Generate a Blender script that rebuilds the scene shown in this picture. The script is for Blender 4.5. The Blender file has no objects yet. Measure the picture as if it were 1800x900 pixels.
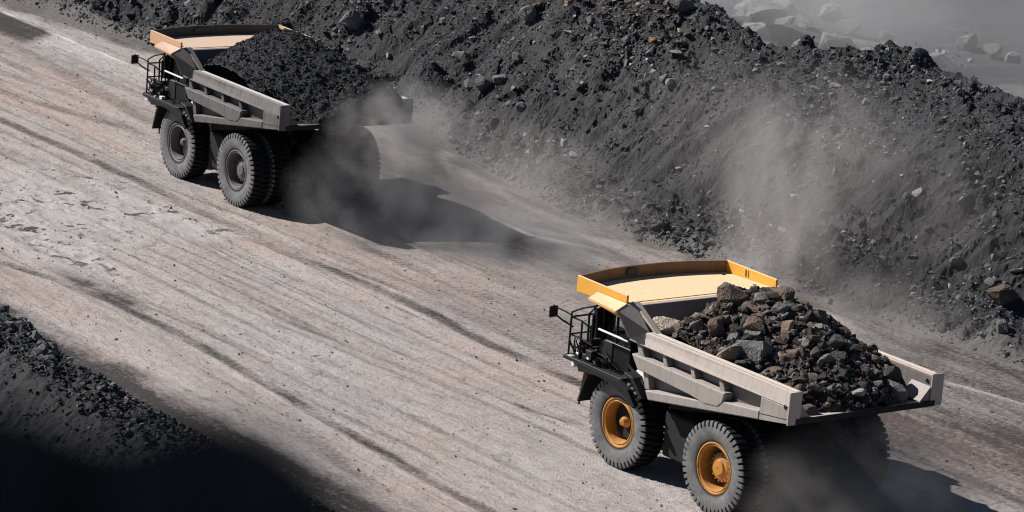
import bpy, bmesh, math, random
import numpy as np
from mathutils import Vector, Matrix, Euler, Quaternion

random.seed(7); rng = np.random.default_rng(7)
S = bpy.context.scene
C = S.collection
PI = math.pi

# ------------------------------------------------------------------ camera
cd = bpy.data.cameras.new('camera'); cam = bpy.data.objects.new('camera', cd); C.objects.link(cam)
cam.location = (-72.9644, 65.5482, 31.0199)
cam.rotation_euler = (1.32480, -0.082115, -2.197503)
cd.sensor_width = 36.0; cd.lens = 125.887
cd.clip_start = 0.1; cd.clip_end = 6000
cd.dof.use_dof = True; cd.dof.focus_distance = 113.0; cd.dof.aperture_fstop = 2.2
S.camera = cam

# ------------------------------------------------------------------ sky, sun, exposure
SUN = Vector((1.0, 0.65, 1.0)).normalized()
el = math.asin(SUN.z); az = math.atan2(SUN.x, SUN.y)
w = bpy.data.worlds.new('World'); S.world = w; w.use_nodes = True
nt = w.node_tree; bg = nt.nodes['Background']
sky = nt.nodes.new('ShaderNodeTexSky'); sky.sky_type = 'NISHITA'; sky.sun_disc = False
sky.sun_elevation = el; sky.sun_rotation = az
sky.air_density = 0.8; sky.dust_density = 0.2; sky.altitude = 1500
nt.links.new(sky.outputs[0], bg.inputs[0]); bg.inputs[1].default_value = 0.05
sl = bpy.data.lights.new('sun', 'SUN'); sun = bpy.data.objects.new('sun', sl); C.objects.link(sun)
sl.energy = 5.0; sl.angle = math.radians(0.5); sl.color = (1.0, 0.958, 0.915)
sun.rotation_euler = SUN.to_track_quat('Z', 'Y').to_euler(); sun.location = (0, 0, 60)
S.view_settings.view_transform = 'Standard'; S.view_settings.look = 'None'
S.view_settings.exposure = 0.46; S.view_settings.gamma = 1.0
cy = S.cycles
cy.use_denoising = True; cy.denoising_prefilter = 'ACCURATE'; cy.filter_width = 1.1
cy.max_bounces = 6; cy.diffuse_bounces = 1; cy.glossy_bounces = 3; cy.transmission_bounces = 6; cy.volume_bounces = 1
cy.transparent_max_bounces = 12
cy.volume_step_rate = 1.5; cy.volume_max_steps = 128

# ------------------------------------------------------------------ numpy noise
def _h(ix, iy, seed):
    n = (ix.astype(np.int64) * 374761393 + iy.astype(np.int64) * 668265263 + seed * 974634777) & 0x7fffffff
    n = ((n ^ (n >> 13)) * 1274126177) & 0x7fffffff
    n = (n ^ (n >> 16)) & 0xffffff
    return n / float(0xffffff)
def vnoise(x, y, seed=0):
    ix = np.floor(x); iy = np.floor(y); fx = x - ix; fy = y - iy
    fx = fx * fx * fx * (fx * (fx * 6 - 15) + 10); fy = fy * fy * fy * (fy * (fy * 6 - 15) + 10)
    a = _h(ix, iy, seed); b = _h(ix + 1, iy, seed); c = _h(ix, iy + 1, seed); d = _h(ix + 1, iy + 1, seed)
    return (a + (b - a) * fx) * (1 - fy) + (c + (d - c) * fx) * fy
def fbm(x, y, octv=4, seed=0, gain=0.5):
    x = np.asarray(x, float); y = np.asarray(y, float)
    s = 0; a = 1; t = 0
    for k in range(octv):
        s = s + a * (vnoise(x, y, seed + k * 17) - 0.5) * 2; t += a; a *= gain; x = x * 2.03 + 11.3; y = y * 2.03 + 5.7
    return s / t
def ridged(x, y, octv=4, seed=0, gain=0.55):
    s = 0; a = 1; t = 0
    for k in range(octv):
        s = s + a * (1 - np.abs(vnoise(x, y, seed + k * 13) * 2 - 1)); t += a; a *= gain; x = x * 2.1 + 3.1; y = y * 2.1 + 7.9
    return s / t
def worley(x, y, seed=0):
    """distance to the nearest jittered cell point and that cell's own random number"""
    ix = np.floor(x); iy = np.floor(y); best = np.full(x.shape, 9.0); cell = np.zeros(x.shape)
    for dx in (-1, 0, 1):
        for dy in (-1, 0, 1):
            cx = ix + dx; cyy = iy + dy
            px = cx + _h(cx, cyy, seed); py = cyy + _h(cx, cyy, seed + 5)
            d = np.hypot(px - x, py - y); m = d < best
            best = np.where(m, d, best); cell = np.where(m, _h(cx, cyy, seed + 9), cell)
    return best, cell
def sstep(a, b, x):
    t = np.clip((x - a) / (b - a), 0, 1); return t * t * (3 - 2 * t)

# ------------------------------------------------------------------ materials
def new_mat(name):
    m = bpy.data.materials.new(name); m.use_nodes = True
    return m, m.node_tree, m.node_tree.nodes['Principled BSDF']
def N(nt, t, **kw):
    n = nt.nodes.new(t)
    for k, v in kw.items():
        if k in n.inputs: n.inputs[k].default_value = v
        else: setattr(n, k, v)
    return n
def noise(nt, vec, scale, detail=4, rough=0.55, dist=0.0):
    n = N(nt, 'ShaderNodeTexNoise'); n.inputs['Scale'].default_value = scale
    n.inputs['Detail'].default_value = detail; n.inputs['Roughness'].default_value = rough
    n.inputs['Distortion'].default_value = dist
    if vec is not None: nt.links.new(vec, n.inputs['Vector'])
    return n.outputs['Fac']
def ramp(nt, fac, stops):
    r = N(nt, 'ShaderNodeValToRGB'); e = r.color_ramp.elements
    while len(e) < len(stops): e.new(0.5)
    for i, (p, c) in enumerate(stops):
        e[i].position = p; e[i].color = (*c, 1) if len(c) == 3 else c
    nt.links.new(fac, r.inputs[0]); return r.outputs[0]
def maprange(nt, v, a, b, c=0.0, d=1.0):
    n = N(nt, 'ShaderNodeMapRange'); nt.links.new(v, n.inputs[0])
    for i, x in zip((1, 2, 3, 4), (a, b, c, d)): n.inputs[i].default_value = x
    return n.outputs[0]
def mixc(nt, fac, a, b, mode='MIX'):
    n = N(nt, 'ShaderNodeMix', data_type='RGBA', blend_type=mode)
    for sock, v in ((n.inputs[0], fac), (n.inputs[6], a), (n.inputs[7], b)):
        if isinstance(v, (int, float)): sock.default_value = v
        elif isinstance(v, tuple): sock.default_value = (*v, 1)
        else: nt.links.new(v, sock)
    return n.outputs[2]
def math_(nt, op, a, b=None, clamp=False):
    n = N(nt, 'ShaderNodeMath', operation=op); n.use_clamp = clamp
    for i, v in enumerate((a, b)):
        if v is None: continue
        if isinstance(v, (int, float)): n.inputs[i].default_value = v
        else: nt.links.new(v, n.inputs[i])
    return n.outputs[0]
def coords(nt, scale=(1, 1, 1), rot=(0, 0, 0)):
    tc = N(nt, 'ShaderNodeTexCoord'); mp = N(nt, 'ShaderNodeMapping')
    mp.inputs['Scale'].default_value = scale; mp.inputs['Rotation'].default_value = rot
    nt.links.new(tc.outputs['Object'], mp.inputs[0]); return mp.outputs[0]
def attr(nt, name):
    a = N(nt, 'ShaderNodeAttribute'); a.attribute_name = name; return a.outputs['Fac']
def bump(nt, bsdf, h, strength=0.5, dist=0.05):
    b = N(nt, 'ShaderNodeBump'); b.inputs['Strength'].default_value = strength; b.inputs['Distance'].default_value = dist
    nt.links.new(h, b.inputs['Height']); nt.links.new(b.outputs[0], bsdf.inputs['Normal']); return b

def metal_paint(name, paint, dust, dust_amt=0.5, up_dust=0.6, streak=0.35, rough=0.55, dark=(0.05, 0.045, 0.042), wear=0.0):
    """painted steel with settled dust, run-down stains and small scuffs"""
    m, nt, b = new_mat(name)
    v = coords(nt)
    n1 = noise(nt, v, 1.3, 6, 0.65); n2 = noise(nt, v, 14, 4, 0.6)
    vs = coords(nt, (5, 5, 0.35)); st = noise(nt, vs, 1.6, 4, 0.6)
    g = N(nt, 'ShaderNodeNewGeometry'); sx = N(nt, 'ShaderNodeSeparateXYZ'); nt.links.new(g.outputs['Normal'], sx.inputs[0])
    up = maprange(nt, sx.outputs[2], 0.3, 0.95, 0.0, up_dust)
    d = math_(nt, 'MULTIPLY', maprange(nt, n1, 0.3, 0.7, 0.3, 1.0), dust_amt)
    d = math_(nt, 'MAXIMUM', d, math_(nt, 'MULTIPLY', up, maprange(nt, n2, 0.2, 0.6, 0.8, 1.0)), True)
    c = mixc(nt, d, paint, dust)
    c = mixc(nt, math_(nt, 'MULTIPLY', maprange(nt, st, 0.5, 0.78), streak), c, dark)
    c = mixc(nt, math_(nt, 'MULTIPLY', maprange(nt, n2, 0.62, 0.75), 0.35 + wear), c, dark)
    n3 = noise(nt, coords(nt, (1.0, 1.0, 2.2)), 2.6, 7, 0.75, 0.6)
    c = mixc(nt, maprange(nt, n3, 0.60, 0.70, 0, 0.45 + wear), c, tuple(x * 0.45 for x in dust))
    n4 = noise(nt, coords(nt, (0.5, 1.0, 4.0)), 7.0, 3, 0.6)
    c = mixc(nt, maprange(nt, n4, 0.68, 0.74, 0, 0.5), c, tuple(min(0.8, x * 1.5) for x in dust))
    nt.links.new(c, b.inputs['Base Color'])
    nt.links.new(maprange(nt, d, 0, 1, rough, 0.9), b.inputs['Roughness'])
    bump(nt, b, n2, 0.12, 0.01)
    return m
def plain(name, col, rough=0.6, metallic=0.0, var=0.35, scale=8, bmp=0.15):
    m, nt, b = new_mat(name); v = coords(nt); n = noise(nt, v, scale, 5, 0.6)
    c = mixc(nt, n, tuple(x * (1 - var) for x in col), tuple(min(1, x * (1 + var)) for x in col))
    nt.links.new(c, b.inputs['Base Color']); b.inputs['Roughness'].default_value = rough; b.inputs['Metallic'].default_value = metallic; b.inputs['Specular IOR Level'].default_value = 0.25
    if bmp: bump(nt, b, n, bmp, 0.01)
    return m

def rock_mat(name, stops, use_tint=True, scale=6, rough=0.85, spec=0.35):
    """rock whose own colour follows a per-stone tint, with veins and grain"""
    m, nt, b = new_mat(name); v = coords(nt)
    if use_tint: t = attr(nt, 'tint')
    else:
        oi = N(nt, 'ShaderNodeObjectInfo'); t = oi.outputs['Random']
    c = ramp(nt, t, stops)
    n = noise(nt, v, scale, 6, 0.7); n2 = noise(nt, v, scale * 5, 3, 0.6)
    c = mixc(nt, maprange(nt, n, 0.3, 0.7, 0.0, 0.75), c, (0.42, 0.42, 0.42), 'MULTIPLY')
    nt.links.new(c, b.inputs['Base Color']); b.inputs['Roughness'].default_value = rough
    b.inputs['Specular IOR Level'].default_value = spec
    bump(nt, b, math_(nt, 'ADD', n, math_(nt, 'MULTIPLY', n2, 0.4)), 0.6, 0.06)
    return m

M = {}
M['coal_ground'], nt, b = new_mat('coal_ground')
v = coords(nt); n1 = noise(nt, v, 0.5, 5, 0.6); n2 = noise(nt, v, 5, 6, 0.7); n3 = noise(nt, v, 22, 4, 0.7)
vf = N(nt, 'ShaderNodeTexVoronoi'); vf.inputs['Scale'].default_value = 7; nt.links.new(v, vf.inputs['Vector'])
c = ramp(nt, n1, [(0.3, (0.013, 0.0135, 0.0155)), (0.7, (0.031, 0.0315, 0.034))])
c = mixc(nt, maprange(nt, n2, 0.45, 0.75), c, (0.056, 0.056, 0.058))
c = mixc(nt, maprange(nt, n3, 0.35, 0.6, 0.65, 0.0), c, (0.008, 0.008, 0.009))
c = mixc(nt, attr(nt, 'dust'), c, (0.15, 0.138, 0.13))
nt.links.new(c, b.inputs['Base Color']); b.inputs['Roughness'].default_value = 0.8; b.inputs['Specular IOR Level'].default_value = 0.4
bump(nt, b, math_(nt, 'ADD', n2, math_(nt, 'MULTIPLY', n3, 0.5)), 0.9, 0.12)

COAL = [(0.0, (0.020, 0.020, 0.023)), (0.40, (0.058, 0.059, 0.063)), (0.72, (0.135, 0.136, 0.14)), (0.90, (0.26, 0.258, 0.256)), (1.0, (0.46, 0.44, 0.41))]
M['rubble'] = rock_mat('rubble', COAL)
M['load_rubble'] = rock_mat('load_rubble', [(0.0, (0.026, 0.021, 0.018)), (0.45, (0.058, 0.045, 0.038)), (0.7, (0.15, 0.122, 0.104)), (0.85, (0.27, 0.25, 0.235)), (0.95, (0.36, 0.25, 0.15)), (1.0, (0.45, 0.40, 0.34))])
M['brown_rubble'] = rock_mat('brown_rubble', [(0.0, (0.04, 0.035, 0.032)), (0.5, (0.10, 0.08, 0.068)), (0.85, (0.24, 0.18, 0.14)), (1.0, (0.42, 0.31, 0.22))])
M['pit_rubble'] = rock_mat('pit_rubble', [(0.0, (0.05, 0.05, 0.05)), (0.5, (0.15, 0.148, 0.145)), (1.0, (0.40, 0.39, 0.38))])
M['fine_coal'] = rock_mat('fine_coal', [(0.0, (0.012, 0.0125, 0.0145)), (0.55, (0.023, 0.024, 0.027)), (0.85, (0.055, 0.057, 0.062)), (1.0, (0.18, 0.18, 0.185))])
def rk(name, col, var=0.3):
    m, nt, b = new_mat(name); v = coords(nt)
    n = noise(nt, v, 1.6, 6, 0.7); n2 = noise(nt, v, 9, 4, 0.65)
    oi = N(nt, 'ShaderNodeObjectInfo')
    c = mixc(nt, n, tuple(x * (1 - var) for x in col), tuple(x * (1 + var) for x in col))
    c = mixc(nt, maprange(nt, oi.outputs['Random'], 0, 1, 0, 0.6), c, (0.5, 0.5, 0.5), 'MULTIPLY')
    c = mixc(nt, maprange(nt, n2, 0.5, 0.72, 0, 0.7), c, tuple(x * 0.3 for x in col))
    nt.links.new(c, b.inputs['Base Color']); b.inputs['Roughness'].default_value = 0.85
    bump(nt, b, math_(nt, 'ADD', n2, n), 0.8, 0.12)
    return m
M['rock_grey'] = rk('rock_grey', (0.16, 0.157, 0.155)); M['rock_dark'] = rk('rock_dark', (0.085, 0.085, 0.088))
M['rock_pale'] = rk('rock_pale', (0.36, 0.34, 0.31)); M['rock_tan'] = rk('rock_tan', (0.36, 0.25, 0.16)); M['rock_orange'] = rk('rock_orange', (0.34, 0.17, 0.085))
M['rock_brown'] = rk('rock_brown', (0.14, 0.10, 0.078)); M['rock_cream'] = rk('rock_cream', (0.52, 0.43, 0.33))
M['load_grey'] = rk('load_grey', (0.195, 0.186, 0.178)); M['load_brown'] = rk('load_brown', (0.17, 0.115, 0.082)); M['load_dark'] = rk('load_dark', (0.075, 0.068, 0.063))
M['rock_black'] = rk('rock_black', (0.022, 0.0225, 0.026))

def road_material():
    m, nt, b = new_mat('haul_road')
    v = coords(nt)
    vx = coords(nt, (0.16, 1.0, 1.0), (0, 0, 0.0)); vx2 = coords(nt, (0.05, 0.55, 1.0))
    big = noise(nt, v, 0.12, 4, 0.55); st = noise(nt, vx, 1.7, 6, 0.62); st2 = noise(nt, vx2, 1.0, 5, 0.6)
    fine = noise(nt, v, 5.5, 5, 0.72); grit = noise(nt, v, 26, 3, 0.7); mid = noise(nt, v, 1.4, 5, 0.65)
    c = ramp(nt, st2, [(0.30, (0.325, 0.292, 0.274)), (0.5, (0.42, 0.385, 0.366)), (0.7, (0.50, 0.475, 0.460))])
    c = mixc(nt, maprange(nt, big, 0.42, 0.62, 0, 0.55), c, (0.46, 0.365, 0.315))
    c = mixc(nt, maprange(nt, st, 0.50, 0.74, 0, 0.5), c, (0.22, 0.193, 0.182))
    c = mixc(nt, maprange(nt, mid, 0.52, 0.72, 0, 0.55), c, (0.235, 0.205, 0.19))
    c = mixc(nt, maprange(nt, fine, 0.52, 0.68, 0, 0.62), c, (0.18, 0.162, 0.152))
    c = mixc(nt, maprange(nt, grit, 0.56, 0.70, 0, 0.5), c, (0.16, 0.146, 0.138))
    c = mixc(nt, maprange(nt, fine, 0.44, 0.28, 0, 0.35), c, (0.60, 0.57, 0.545))
    sv = coords(nt, (0.42, 1.15, 1.0), (0, 0, 0.08)); scf = noise(nt, sv, 2.4, 5, 0.68); scg = noise(nt, sv, 0.35, 3, 0.5)
    c = mixc(nt, math_(nt, 'MULTIPLY', maprange(nt, scf, 0.56, 0.68, 0, 0.75), maprange(nt, scg, 0.38, 0.6, 0.25, 1.0)), c, (0.15, 0.132, 0.124))
    c = mixc(nt, maprange(nt, scf, 0.42, 0.30, 0, 0.4), c, (0.60, 0.57, 0.55))
    # tyre tracks and stains: how much dark coal dust is ground in, broken up by the tread pattern
    d = attr(nt, 'dirt')
    br = maprange(nt, math_(nt, 'ADD', math_(nt, 'MULTIPLY', fine, 0.6), math_(nt, 'MULTIPLY', st, 0.5)), 0.38, 0.7, 0.35, 1.25)
    c = mixc(nt, math_(nt, 'MULTIPLY', math_(nt, 'MULTIPLY', d, 1.5), br, True), c, (0.058, 0.052, 0.050))
    tr = attr(nt, 'tread')
    wv = N(nt, 'ShaderNodeTexWave', wave_type='BANDS', bands_direction='X'); wv.inputs['Scale'].default_value = 1.15
    wv.inputs['Distortion'].default_value = 2.5; wv.inputs['Detail'].default_value = 2; wv.inputs['Detail Scale'].default_value = 1.5
    nt.links.new(coords(nt, (1, 1, 1), (0, 0, 0.5)), wv.inputs['Vector'])
    c = mixc(nt, math_(nt, 'MULTIPLY', tr, math_(nt, 'MULTIPLY', maprange(nt, wv.outputs['Fac'], 0.3, 0.8, 0, 0.5), maprange(nt, mid, 0.35, 0.65, 0.1, 1.0)), True), c, (0.11, 0.098, 0.092))
    c = mixc(nt, attr(nt, 'pale'), c, (0.72, 0.69, 0.66))
    c = mixc(nt, math_(nt, 'MULTIPLY', attr(nt, 'warm'), maprange(nt, fine, 0.3, 0.6, 1.0, 0.55)), c, mixc(nt, 0.75, c, (0.40, 0.285, 0.235)))
    # broken crust: dark pits
    cr = attr(nt, 'crust')
    pv = coords(nt); pit = noise(nt, pv, 1.35, 5, 0.62, 0.5)
    pm = math_(nt, 'MULTIPLY', math_(nt, 'MULTIPLY', cr, maprange(nt, noise(nt, pv, 0.32, 3, 0.55), 0.42, 0.56), True), maprange(nt, pit, 0.575, 0.62), True)
    c = mixc(nt, cr, c, mixc(nt, 0.4, c, (0.52, 0.51, 0.50)))
    c = mixc(nt, pm, c, (0.075, 0.07, 0.068))
    nt.links.new(c, b.inputs['Base Color']); b.inputs['Roughness'].default_value = 0.92; b.inputs['Specular IOR Level'].default_value = 0.15
    h = math_(nt, 'ADD', math_(nt, 'MULTIPLY', fine, 0.5), math_(nt, 'MULTIPLY', grit, 0.3))
    h = math_(nt, 'ADD', h, math_(nt, 'MULTIPLY', math_(nt, 'MULTIPLY', tr, wv.outputs['Fac']), 0.5))
    h = math_(nt, 'SUBTRACT', h, math_(nt, 'MULTIPLY', pm, 0.9)); h = math_(nt, 'ADD', h, math_(nt, 'MULTIPLY', mid, 0.8))
    h = math_(nt, 'SUBTRACT', h, math_(nt, 'MULTIPLY', scf, 0.6))
    bump(nt, b, h, 1.0, 0.12)
    return m
M['road'] = road_material()

def ground_mat(name, a, bb, scale=0.15):
    m, nt, b = new_mat(name); v = coords(nt); n = noise(nt, v, scale, 6, 0.65); n2 = noise(nt, v, scale * 9, 5, 0.7)
    c = mixc(nt, n, a, bb); c = mixc(nt, maprange(nt, n2, 0.5, 0.7, 0, 0.6), c, tuple(x * 0.5 for x in a))
    nt.links.new(c, b.inputs['Base Color']); b.inputs['Roughness'].default_value = 0.9; bump(nt, b, n2, 0.6, 0.2); return m
M['pit'] = ground_mat('pit_floor', (0.055, 0.0545, 0.054), (0.15, 0.147, 0.145), 0.09)
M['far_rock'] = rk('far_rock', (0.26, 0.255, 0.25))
M['pit_dark'] = ground_mat('pit_dark', (0.03, 0.03, 0.032), (0.06, 0.06, 0.062), 0.1)

# ------------------------------------------------------------------ object helpers
def tag(o, label=None, cat=None, group=None, kind=None):
    if label: o['label'] = label
    if cat: o['category'] = cat
    if group: o['group'] = group
    if kind: o['kind'] = kind
    return o
def link(name, me, mat=None, parent=None):
    o = bpy.data.objects.new(name, me); C.objects.link(o)
    if mat is not None: me.materials.append(mat)
    if parent is not None: o.parent = parent
    return o
def empty(name, loc=(0, 0, 0), rz=0.0):
    o = bpy.data.objects.new(name, None); C.objects.link(o); o.location = loc; o.rotation_euler = (0, 0, rz)
    o.empty_display_size = 0.3; return o
def np_mesh(name, V, F, attrs=None, smooth=False):
    """V (n,3); F (m,k) of one face size"""
    me = bpy.data.meshes.new(name); V = np.asarray(V, np.float32); F = np.asarray(F, np.int32); k = F.shape[1]
    me.vertices.add(len(V)); me.vertices.foreach_set('co', V.ravel())
    me.loops.add(F.size); me.loops.foreach_set('vertex_index', F.ravel())
    me.polygons.add(len(F)); me.polygons.foreach_set('loop_start', np.arange(0, F.size, k, dtype=np.int32))
    me.polygons.foreach_set('use_smooth', np.full(len(F), smooth))
    for a, vals in (attrs or {}).items():
        at = me.attributes.new(a, 'FLOAT', 'POINT'); at.data.foreach_set('value', np.asarray(vals, np.float32).ravel())
    me.update(calc_edges=True); me.validate(); return me
def grid_faces(nx, ny):
    i = np.arange(nx * ny).reshape(nx, ny)
    return np.stack([i[:-1, :-1], i[1:, :-1], i[1:, 1:], i[:-1, 1:]], -1).reshape(-1, 4)

class MB:
    def __init__(s): s.bm = bmesh.new()
    def box(s, x0, x1, y0, y1, z0, z1):
        r = bmesh.ops.create_cube(s.bm, size=1.0)
        for v in r['verts']:
            v.co = Vector(((x0 + x1) / 2 + v.co.x * (x1 - x0), (y0 + y1) / 2 + v.co.y * (y1 - y0), (z0 + z1) / 2 + v.co.z * (z1 - z0)))
        return s
    def prism(s, pts, y0, y1):
        a = [s.bm.verts.new((x, y0, z)) for x, z in pts]; b = [s.bm.verts.new((x, y1, z)) for x, z in pts]
        n = len(pts); s.bm.faces.new(a); s.bm.faces.new(b[::-1])
        for i in range(n): s.bm.faces.new((a[i], b[i], b[(i + 1) % n], a[(i + 1) % n]))
        return s
    def prism_x(s, pts, x0, x1):
        a = [s.bm.verts.new((x0, y, z)) for y, z in pts]; b = [s.bm.verts.new((x1, y, z)) for y, z in pts]
        n = len(pts); s.bm.faces.new(a); s.bm.faces.new(b[::-1])
        for i in range(n): s.bm.faces.new((a[i], b[i], b[(i + 1) % n], a[(i + 1) % n]))
        return s
    def plate(s, pts, t):
        P = [Vector(p) for p in pts]; nrm = (P[1] - P[0]).cross(P[2] - P[0]).normalized() * t
        a = [s.bm.verts.new(p) for p in P]; b = [s.bm.verts.new(p + nrm) for p in P]; n = len(P)
        s.bm.faces.new(a); s.bm.faces.new(b[::-1])
        for i in range(n): s.bm.faces.new((a[i], b[i], b[(i + 1) % n], a[(i + 1) % n]))
        return s
    def tube(s, pts, r, n=8, r1=None):
        P = [Vector(p) for p in pts]; rings = []
        for i, p in enumerate(P):
            t = (P[min(i + 1, len(P) - 1)] - P[max(i - 1, 0)]).normalized()
            u = t.cross(Vector((0, 0, 1)) if abs(t.z) < 0.9 else Vector((1, 0, 0))).normalized(); vv = t.cross(u)
            rr = r if r1 is None else r + (r1 - r) * i / (len(P) - 1)
            rings.append([s.bm.verts.new(p + (u * math.cos(2 * PI * k / n) + vv * math.sin(2 * PI * k / n)) * rr) for k in range(n)])
        for A, B in zip(rings, rings[1:]):
            for k in range(n): s.bm.faces.new((A[k], A[(k + 1) % n], B[(k + 1) % n], B[k]))
        s.bm.faces.new(rings[0][::-1]); s.bm.faces.new(rings[-1]); return s
    def lathe(s, prof, n=48):
        """profile of (r, y) turned about the y axis"""
        rings = [[s.bm.verts.new((r * math.cos(2 * PI * k / n), y, r * math.sin(2 * PI * k / n))) for k in range(n)] for r, y in prof]
        for A, B in zip(rings, rings[1:]):
            for k in range(n): s.bm.faces.new((A[k], A[(k + 1) % n], B[(k + 1) % n], B[k]))
        return s
    def build(s, name, mat, parent=None, bevel=0.0, smooth=False, loc=None):
        bm = s.bm; bmesh.ops.recalc_face_normals(bm, faces=bm.faces[:])
        if bevel:
            es = [e for e in bm.edges if len(e.link_faces) == 2 and e.calc_face_angle(0) > 0.4]
            bmesh.ops.bevel(bm, geom=es, offset=bevel, segments=1, affect='EDGES', clamp_overlap=True, profile=0.7)
        me = bpy.data.meshes.new(name); bm.to_mesh(me); bm.free()
        for p in me.polygons: p.use_smooth = smooth
        if smooth:
            try: me.set_sharp_from_angle(angle=math.radians(38))
            except Exception: pass
        o = link(name, me, mat, parent)
        if loc is not None: o.location = loc
        return o

# rock shapes: faceted hulls
def hull(seed, n=14, sx=1.0, sy=0.8, sz=0.6, detail=False):
    r = random.Random(seed); bm = bmesh.new()
    for _ in range(n):
        d = Vector((r.gauss(0, 1), r.gauss(0, 1), r.gauss(0, 1))).normalized() * r.uniform(0.75, 1.0)
        d = Vector((max(-0.72, min(0.72, d.x)), max(-0.72, min(0.72, d.y)), max(-0.72, min(0.72, d.z)))) * 0.7
        bm.verts.new((d.x * sx, d.y * sy, d.z * sz))
    g = bmesh.ops.convex_hull(bm, input=bm.verts[:])
    bmesh.ops.delete(bm, geom=[v for v in bm.verts if not v.link_faces], context='VERTS')
    if detail:
        bmesh.ops.bevel(bm, geom=bm.edges[:], offset=0.05, segments=1, affect='EDGES', clamp_overlap=True)
        bmesh.ops.triangulate(bm, faces=bm.faces[:])
        bmesh.ops.subdivide_edges(bm, edges=bm.edges[:], cuts=1, use_grid_fill=True)
        for vtx in bm.verts:
            vtx.co *= 1 + r.uniform(-0.035, 0.035)
    bmesh.ops.triangulate(bm, faces=bm.faces[:]); bmesh.ops.recalc_face_normals(bm, faces=bm.faces[:])
    bm.verts.index_update()
    V = np.array([vv.co[:] for vv in bm.verts]); F = np.array([[q.index for q in f.verts] for f in bm.faces]); bm.free()
    return V, F
SMALL = [hull(100 + i, 10, 1.0, random.uniform(0.55, 1), random.uniform(0.4, 0.9)) for i in range(14)]
MEDIUM = [hull(300 + i, 17, 1.0, random.uniform(0.6, 1), random.uniform(0.45, 0.9)) for i in range(16)]
LARGE = [hull(500 + i, 22, 1.0, random.uniform(0.65, 1), random.uniform(0.5, 0.85), True) for i in range(10)]
SLAB = [hull(700 + i, 20, 1.0, random.uniform(0.5, 0.8), random.uniform(0.22, 0.34), True) for i in range(5)]
MESHCACHE = {}
def rock_mesh(kind, i, mat):
    key = (kind, i, mat)
    if key not in MESHCACHE:
        V, F = {'m': MEDIUM, 'l': LARGE, 's': SLAB}[kind][i]
        me = np_mesh('rock', V, F); me.materials.append(M[mat]); MESHCACHE[key] = me
    return MESHCACHE[key]
def scatter(name, pos, size, bases, mat, tint, parent=None, flat=0.8):
    """thousands of little stones joined into one mesh"""
    n = len(pos); Vs = []; Fs = []; Ts = []; off = 0
    which = rng.integers(0, len(bases), n)
    q = rng.normal(size=(n, 4)); q /= np.linalg.norm(q, axis=1)[:, None]
    a, bq, cq, dq = q.T
    R = np.stack([1 - 2 * (cq * cq + dq * dq), 2 * (bq * cq - a * dq), 2 * (bq * dq + a * cq), 2 * (bq * cq + a * dq), 1 - 2 * (bq * bq + dq * dq), 2 * (cq * dq - a * bq),
                  2 * (bq * dq - a * cq), 2 * (cq * dq + a * bq), 1 - 2 * (bq * bq + cq * cq)], -1).reshape(n, 3, 3)
    for k, (V, F) in enumerate(bases):
        I = np.where(which == k)[0]
        if not len(I): continue
        P = np.einsum('nij,vj->nvi', R[I], V) * size[I][:, None, None]
        P[:, :, 2] *= flat
        P += pos[I][:, None, :]
        Vs.append(P.reshape(-1, 3)); Fs.append((F[None] + (np.arange(len(I)) * len(V))[:, None, None] + off).reshape(-1, 3))
        Ts.append(np.repeat(tint[I], len(V))); off += len(I) * len(V)
    me = np_mesh(name, np.concatenate(Vs), np.concatenate(Fs), {'tint': np.concatenate(Ts)})
    return link(name, me, mat, parent)

# ------------------------------------------------------------------ terrain: the spoil slope behind the road
FX = np.array([-60, 8.2, 10.34, 12.86, 16, 18, 24.8, 27.1, 30.2, 33.8, 37.5, 40.3, 43.8, 50, 58, 63.2, 66.3, 69.9, 72.8, 90, 140, 260.])
FY = np.array([-19, -17.4, -16.85, -16.55, -16.2, -15.9, -15.55, -15., -15, -15.45, -16.2, -16.8, -17.3, -17.2, -16, -15, -14.6, -14.3, -13.7, -12.5, -12, -12.])
def foot(x): return np.interp(x, FX, FY)
BX = np.array([-60, 15.9, 18.2, 21.6, 24.2, 28, 31, 35, 40, 44, 52, 260.]); BD = np.array([7.9, 7.8, 7.5, 6.9, 6.6, 6.75, 6.8, 6.6, 6.9, 7.2, 9.0, 10.])
CX = np.array([-60, 19.7, 21.9, 24.9, 27, 29.2, 30.8, 32.1, 33.6, 35.2, 37.4, 39.5, 42, 46, 53, 260.]); CDD = np.array([11.7, 11.7, 11.6, 12.1, 12.3, 11.0, 10.3, 10.1, 10.5, 10.7, 11.0, 10.6, 10.6, 10.9, 12.5, 14.])
def hill_base(x, d):
    db = np.interp(x, BX, BD); dc = np.interp(x, CX, CDD); sb = np.interp(x, [0, 41, 46, 52], [0.28, 0.28, 0.4, 0.6])
    toe = lambda q: np.where(q < 2.5, 0.35 * q, 0.875 + 0.85 * (q - 2.5))
    zb = toe(db)
    z = np.where(d < db, toe(d), zb + sb * (d - db)); zc = zb + sb * (dc - db)
    return np.where(d < dc, z, np.maximum(zc - 0.75 * (d - dc), -7.9))
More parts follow.
